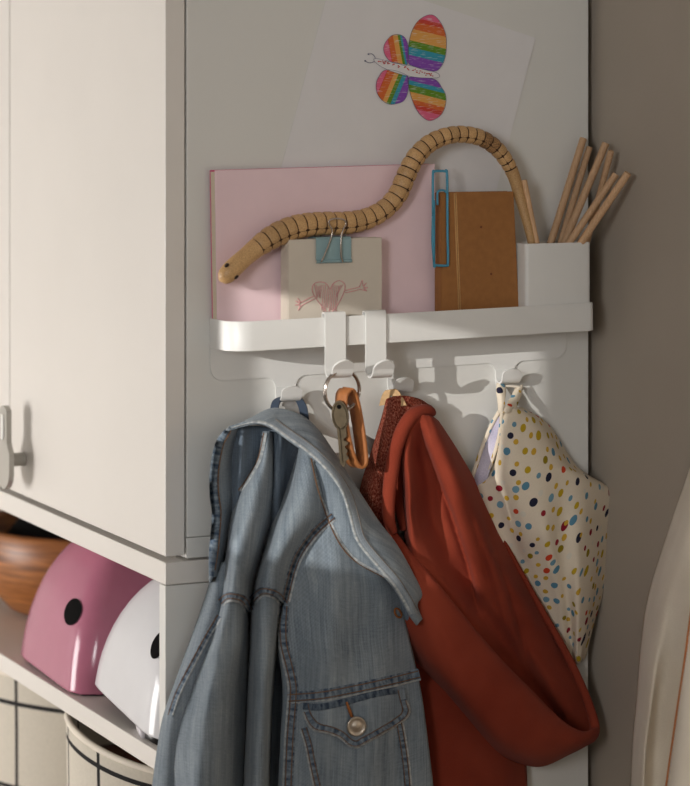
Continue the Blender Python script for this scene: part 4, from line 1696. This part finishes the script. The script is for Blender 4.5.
link('button', bm, M['pewter'], J['flap'], label='round pewter button')
bm = bmesh.new()
tube(bm, [on(jt2, 346.5, 702, .0022), on(jt2, 349, 709, .0028), on(jt2, 352, 717, .003)], [.0009, .0014, .0014], 8, flat=(Vector((0, -1, 0)), .5))
link('buttonhole', bm, M['threador'], J['flap'], label='orange stitched buttonhole')
bm = bmesh.new()
tube(bm, [on(jt2, 398 + 3.0 * math.cos(a) + 1.6 * math.sin(a), 613 + 4.6 * math.sin(a), .0014) for a in [2 * PI * k / 20 for k in range(20)]], .0009, 6, closed=True)
link('buttonhole', bm, M['threador'], J['end'], label='orange stitched buttonhole')
# hanging loop over the hook
bm = bmesh.new()
lp = [(274, 416, .012), (274.5, 408, .012), (277, 401, .010), (284, 397.5, .0085), (293, 397, .0085), (299, 400, .010), (303, 408, .012), (305, 420, .012)]
bar(bm, [P(*q) for q in spline(lp, 5)], Vector((.75, -.6, .1)), .007, .0018)
auto(link('hanging_loop', bm, M['loop'], jk, label='dark denim hanging loop'), 40)

def cusp(px, py, line, amp, wl, wr):
    if py < line[0][1] or py > line[-1][1]:
        return 0
    for (xa, ya), (xb, yb) in zip(line, line[1:]):
        if ya <= py <= yb:
            k = (py - ya) / (yb - ya)
            q = px - (xa + (xb - xa) * k)
            t = (py - line[0][1]) / (line[-1][1] - line[0][1])
            am = amp * min(1, t * 6, (1 - t) * 4)
            return -am * math.exp(-q / wr) if q > 0 else -am * math.exp(q / wl)
    return 0


def coat_fold(px, py, a, b):
    d = cusp(px, py, [(418, 422), (425, 445), (438, 480), (452, 515), (468, 565), (482, 625)], .017, 13, 1.8)
    d += cusp(px, py, [(466, 500), (476, 530), (490, 580), (506, 640)], .006, 8, 2.5)
    d += cusp(px, py, [(478, 500), (492, 545), (508, 590), (522, 640), (534, 690)], .011, 2.5, 10)
    d += cusp(px, py, [(466, 470), (496, 520), (522, 570), (545, 615), (560, 650)], .005, 3, 7)
    return d


# ---- rust-red coat
ct = thing('hooded_coat', 'rust-red wool coat with a speckled lining on the middle rail hook', 'coat', P(404, 396, .02))
link('lining', loft([
    [(386, 399, .014), (395, 396, .026), (408, 396, .029), (420, 399, .024), (427, 403, .012)],
    [(382, 415, .014), (392, 413, .030), (406, 411, .034), (420, 409, .030), (432, 410, .014)],
    [(373, 445, .014), (381, 443, .030), (390, 441, .036), (400, 438, .034), (410, 436, .02)],
    [(362, 480, .012), (369, 479, .028), (377, 478, .036), (386, 477, .034), (396, 476, .02)],
    [(354, 520, .010), (363, 520, .026), (373, 520, .034), (384, 520, .032), (394, 520, .02)],
    [(352, 560, .010), (362, 560, .022), (374, 560, .03), (386, 560, .028), (396, 560, .018)],
], 6, 10, wob=.0016, wscale=12), M['lining'], ct, solid=.002, label='speckled red fleece lining')
bm = bmesh.new()
rp = [(433, 413, .030, 3.5), (429, 411.5, .035, 6), (421, 411.5, .039, 6.8), (411, 417, .043, 7), (402, 431, .046, 7), (395, 452, .048, 7), (391, 476, .048, 7), (388.5, 500, .047, 6.5), (389, 520, .045, 6), (393, 532, .042, 4.5)]
s_ = spline(rp, 8)
tube(bm, [P(*q[:3]) for q in s_], [q[3] * .00086 for q in s_], 16)
link('rolled_edge', bm, M['red'], ct)
bm = bmesh.new()
rp = [(397, 470, .040, 4), (399, 490, .044, 6), (400, 505, .043, 5.5), (404, 520, .04, 5), (413, 528, .036, 4)]
s_ = spline([(404, 440, .030, 3), (400, 462, .032, 4), (398, 482, .030, 5), (399, 505, .028, 5), (404, 530, .030, 4)], 8)
tube(bm, [P(*q[:3]) for q in s_], [q[3] * .00086 for q in s_], 14)
link('inner_fold', bm, M['red'], ct)
link('body', loft([
    [(404, 430, .018), (407, 424, .038), (413, 418, .044), (420, 415.5, .046), (427, 415, .045), (433, 416.5, .040), (439, 421, .010)],
    [(398, 455, .018), (403, 452, .048), (410, 449, .054), (420, 447, .042), (433, 446, .053), (447, 448, .050), (459, 452, .010)],
    [(401, 492, .018), (407, 490, .055), (414, 489, .057), (427, 488, .036), (445, 487, .055), (463, 488, .057), (482, 492, .010)],
    [(404, 522, .018), (409, 520, .056), (416, 520, .056), (432, 520, .038), (449, 519, .052), (472, 519, .058), (498, 522, .010)],
    [(406, 562, .018), (415, 562, .048), (430, 560, .050), (450, 560, .040), (468, 558, .050), (492, 558, .058), (518, 562, .010)],
    [(425, 605, .016), (438, 602, .044), (454, 600, .050), (473, 598, .040), (490, 598, .052), (516, 597, .052), (540, 603, .010)],
    [(455, 655, .012), (470, 652, .034), (490, 650, .038), (508, 648, .026), (526, 647, .040), (546, 648, .030), (569, 655, .010)],
    [(485, 695, .010), (500, 693, .022), (520, 690, .024), (538, 690, .012), (554, 690, .024), (572, 688, .018), (587, 692, .012)],
    [(520, 738, .010), (540, 738, .012), (556, 738, .012), (568, 737, .010), (580, 736, .014), (592, 733, .016), (599, 732, .014)],
], 12, 14, wob=.0016, wscale=30, seed=1, fn=coat_fold), M['red'], ct, solid=.0025)
link('hood_brim', loft([
    [(398, 545, .020), (388, 522, .036), (386, 540, .042), (384, 560, .042), (380, 585, .036), (376, 602, .016)],
    [(420, 572, .024), (412, 552, .046), (407, 568, .054), (402, 588, .052), (397, 612, .042), (395, 632, .016)],
    [(448, 604, .034), (440, 586, .060), (434, 601, .070), (428, 622, .071), (421, 648, .056), (418, 664, .020)],
    [(478, 640, .034), (470, 623, .062), (464, 638, .074), (458, 658, .078), (450, 682, .068), (446, 695, .026)],
    [(507, 672, .034), (500, 658, .064), (494, 673, .077), (488, 692, .080), (478, 716, .069), (473, 727, .026)],
    [(537, 700, .034), (530, 689, .064), (524, 705, .078), (517, 724, .079), (507, 745, .066), (501, 755, .026)],
    [(564, 724, .034), (560, 719, .062), (556, 731, .073), (550, 746, .073), (543, 759, .060), (538, 767, .026)],
    [(583, 734, .034), (582, 731, .056), (582, 737, .064), (579, 744, .063), (574, 750, .052), (571, 754, .024)],
    [(594, 732, .030), (597, 727, .042), (599, 732, .047), (598, 737, .046), (596, 740, .040), (594, 742, .022)],
], 8, 12, wob=.0016, wscale=26, seed=2), M['red'], ct, solid=.0025)
brim_tree = trees([ct.children[-1]])
bm = bmesh.new()
sl = [(405, 575), (430, 606), (458, 640), (487, 673), (512, 700), (535, 722), (556, 737)]
tube(bm, [on(brim_tree, *q, .0001) for q in spline(sl, 8)], .0009, 6)
link('topstitch', bm, plain('dark_red_thread', (112, 38, 28), .9), ct.children[-1])
bm = bmesh.new()
rp = [(499, 526, .012, 2), (520, 566, .016, 3), (541, 604, .018, 3.5), (570, 655, .022, 4), (587, 692, .026, 4.5), (597, 722, .032, 5), (596, 735, .040, 5.5), (588, 738, .046, 5), (578, 738, .048, 3)]
s_ = spline(rp, 10)
tube(bm, [P(q[0] - 3, q[1], q[2]) for q in s_], [q[3] * .00086 for q in s_], 14)
link('rolled_hem', bm, M['red'], ct)
link('skirt', loft([
    [(398, 600, .012), (430, 600, .026), (465, 610, .026), (505, 640, .010)],
    [(402, 680, .012), (440, 680, .030), (482, 690, .030), (522, 700, .010)],
    [(412, 740, .012), (450, 740, .034), (492, 745, .032), (526, 750, .010)],
    [(420, 800, .012), (455, 800, .036), (497, 800, .033), (528, 800, .010)],
], 10, 12, wob=.003, wscale=40, seed=4), M['red'], ct, solid=.0025)
bm = bmesh.new()
bar(bm, [P(*q) for q in spline([(384, 405, .012), (386, 397, .014), (389, 391, .016), (393, 391, .019), (398, 398, .026), (402, 406, .033)], 5)], Vector((.6, -.8, .2)), .009, .0014)
auto(link('hanging_loop', bm, M['tan'], ct, label='tan tape hanging loop'), 40)

# ---- dotted dress
dr = thing('dotted_dress', 'cream dress with multicoloured polka dots on the last rail hook', 'dress', P(510, 388, .02))


def dress_fold(px, py, a, b):
    w = max(0, min(1, (py - 470) / 60)) * math.sin(PI * min(1, max(0, b))) 
    k = (px - 575) / max(10, (690 - py) * .5)
    return w * (.0045 * math.sin(k * 9.0) + .002 * math.sin(k * 17 + 1))


link('bodice', loft([
    [(499, 412, .016), (503, 411, .025), (508, 409, .029), (515, 407.5, .028), (522, 407, .014)],
    [(496, 432, .014), (504, 430, .033), (521, 427, .037), (538, 424, .030), (549, 425, .008)],
    [(489, 468, .010), (503, 468, .036), (530, 466, .046), (558, 461, .040), (578, 467, .008)],
    [(472, 492, .008), (500, 492, .030), (535, 490, .048), (578, 482, .042), (612, 492, .018)],
    [(484, 540, .006), (514, 540, .024), (550, 540, .048), (584, 535, .042), (611, 532, .012)],
    [(518, 590, .006), (545, 590, .022), (570, 590, .040), (589, 588, .036), (605, 586, .010)],
    [(548, 632, .006), (565, 632, .016), (577, 630, .026), (586, 628, .024), (594, 624, .008)],
    [(570, 666, .006), (576, 665, .010), (580, 663, .014), (583, 661, .012), (586, 657, .006)],
], 10, 12, wob=.0016, wscale=18, seed=1, fn=dress_fold), M['dots'], dr, solid=.0012)
link('armhole_facing', loft([
    [(497, 411, .008), (500, 411, .016), (503, 412, .022)],
    [(488, 432, .008), (493, 433, .018), (498, 434, .024)],
    [(480, 455, .008), (486, 456, .018), (493, 457, .024)],
    [(473, 474, .006), (479, 476, .014), (488, 478, .018)],
    [(468, 492, .004), (474, 494, .010), (482, 496, .012)],
], 6, 8, wob=.0008, wscale=10), M['lavender'], dr, solid=.001, label='lavender lining')
dtree = trees(list(dr.children))
bm = bmesh.new()
tube(bm, [P(*q) for q in spline([(500, 410, .020), (491, 426, .014), (482, 448, .012), (474, 472, .009), (468, 488, .007)], 8)], .0018, 8)
tube(bm, [P(*q) for q in spline([(502, 412, .027), (500, 430, .027), (496, 448, .025), (490, 466, .02), (486, 476, .016)], 8)], .0016, 8)
link('bias_trim', bm, M['dots'], dr)
link('strap', loft([
    [(496.5, 383, .006), (500, 382, .008), (505, 383, .008)],
    [(496, 392, .011), (500.5, 391, .015), (506, 392, .014)],
    [(497.5, 402, .016), (501.5, 402, .020), (505, 402, .020)],
    [(498, 413, .022), (502, 413, .030), (506, 413, .028)],
], 5, 6), M['dots'], dr, solid=.0014, label='left cream strap end')
link('strap', loft([
    [(515, 388, .007), (519, 386, .008), (523, 384, .007)],
    [(510, 398, .017), (516, 397, .019), (522, 394, .013)],
    [(506, 405, .029), (511, 406, .031), (518, 404, .024)],
    [(503, 412, .030), (508, 413, .033), (517, 411, .027)],
], 5, 6), M['dots'], dr, solid=.0014, label='right cream strap end')
bm = bmesh.new()
tube(bm, [P(*q) for q in spline([(499, 387, .0075), (503, 386.5, .0085), (511, 386, .0085), (519, 387, .0085), (521, 388, .0075)], 6)], .0012, 8)
link('strap_cord', bm, M['whitetrim'], dr)

# ---- cream garment on the side wall
CW = lambda px, py, h: PXW(px, py, WALLX - .002 - h)
cg = thing('hanging_robe', 'cream linen robe with an orange sewn edge hanging on the side wall', 'robe', PXW(735, 400, WALLX - .03))
link('back_panel', loft([
    [(712, 400, .006), (722, 398, .020), (734, 396, .03), (748, 398, .02), (760, 402, .006)],
    [(690, 467, .006), (704, 466, .030), (722, 465, .045), (748, 466, .04), (775, 470, .006)],
    [(670, 525, .006), (684, 524, .034), (706, 524, .046), (745, 524, .045), (790, 528, .006)],
    [(649, 592, .006), (664, 591, .036), (684, 591, .040), (738, 592, .03), (800, 594, .006)],
    [(641, 640, .006), (656, 640, .038), (676, 640, .030), (735, 640, .02), (805, 640, .006)],
    [(636, 700, .006), (650, 700, .040), (666, 700, .022), (730, 700, .014), (808, 700, .006)],
    [(632, 750, .006), (644, 750, .040), (660, 750, .018), (725, 750, .012), (810, 750, .006)],
    [(629, 830, .006), (641, 830, .040), (655, 830, .016), (720, 830, .012), (812, 830, .006)],
], 9, 10, conv=CW, wob=.002, wscale=22), M['cream'], cg, solid=.0016)
fp = link('front_panel', loft([
    [(722, 398, .034), (732, 397, .042), (744, 398, .038), (758, 402, .01)],
    [(712, 466, .046), (726, 466, .058), (748, 467, .05), (778, 470, .01)],
    [(704, 524, .050), (718, 524, .064), (746, 524, .058), (792, 528, .01)],
    [(693, 600, .052), (708, 600, .068), (742, 600, .062), (802, 600, .01)],
    [(685, 660, .052), (700, 660, .070), (738, 660, .064), (806, 660, .01)],
    [(676, 720, .052), (692, 720, .072), (734, 720, .066), (808, 720, .01)],
    [(666, 790, .052), (684, 790, .072), (730, 790, .066), (810, 790, .01)],
    [(660, 830, .052), (678, 830, .072), (728, 830, .066), (812, 830, .01)],
], 8, 10, conv=CW, wob=.0015, wscale=30, seed=3), M['cream'], cg, solid=.0016)
bm = bmesh.new()
tube(bm, [CW(*q) for q in spline([(722, 398, .034), (712, 466, .046), (704, 524, .050), (693, 600, .052), (685, 660, .052), (676, 720, .052), (666, 790, .052), (660, 830, .052)], 6)], .0013, 8)
link('edge_binding', bm, M['creamedge'], fp, label='orange overlocked edge')

# ------------------------------------------------------------------ light
w = bpy.data.worlds.new('world')
sc.world = w
w.use_nodes = True
bg = w.node_tree.nodes['Background']
bg.inputs[0].default_value = (.98, .99, 1.0, 1)
bg.inputs[1].default_value = .35

sd = bpy.data.lights.new('sun', 'SUN')
so = bpy.data.objects.new('sun', sd)
COL.objects.link(so)
so.location = (-4, -2.4, 2.4)
so.rotation_euler = SUN.to_track_quat('-Z', 'Y').to_euler()
sd.energy = 2.3
sd.angle = math.radians(.27)
sd.color = (1, .97, .92)


def window_light(name, win, energy, col, dirn):
    y0, y1, z0, z1 = win
    ad = bpy.data.lights.new(name, 'AREA')
    ao = bpy.data.objects.new(name, ad)
    COL.objects.link(ao)
    ad.shape = 'RECTANGLE'
    ad.size = y1 - y0
    ad.size_y = z1 - z0
    ao.location = (LX - .03, (y0 + y1) / 2, (z0 + z1) / 2)
    ao.rotation_euler = Vector(dirn).to_track_quat('-Z', 'Z').to_euler()
    ad.energy = energy
    ad.color = col


window_light('far_window_daylight', WINDOWS[1], 44, (1, .965, .93), (1, 0, 0))
window_light('near_window_daylight', WINDOWS[2], 63, (.98, .985, .985), (1, 0, 0))

sc.view_settings.view_transform = 'Standard'
sc.view_settings.look = 'None'
sc.view_settings.gamma = 1
sc.view_settings.exposure = 0
sc.view_settings.use_curve_mapping = False
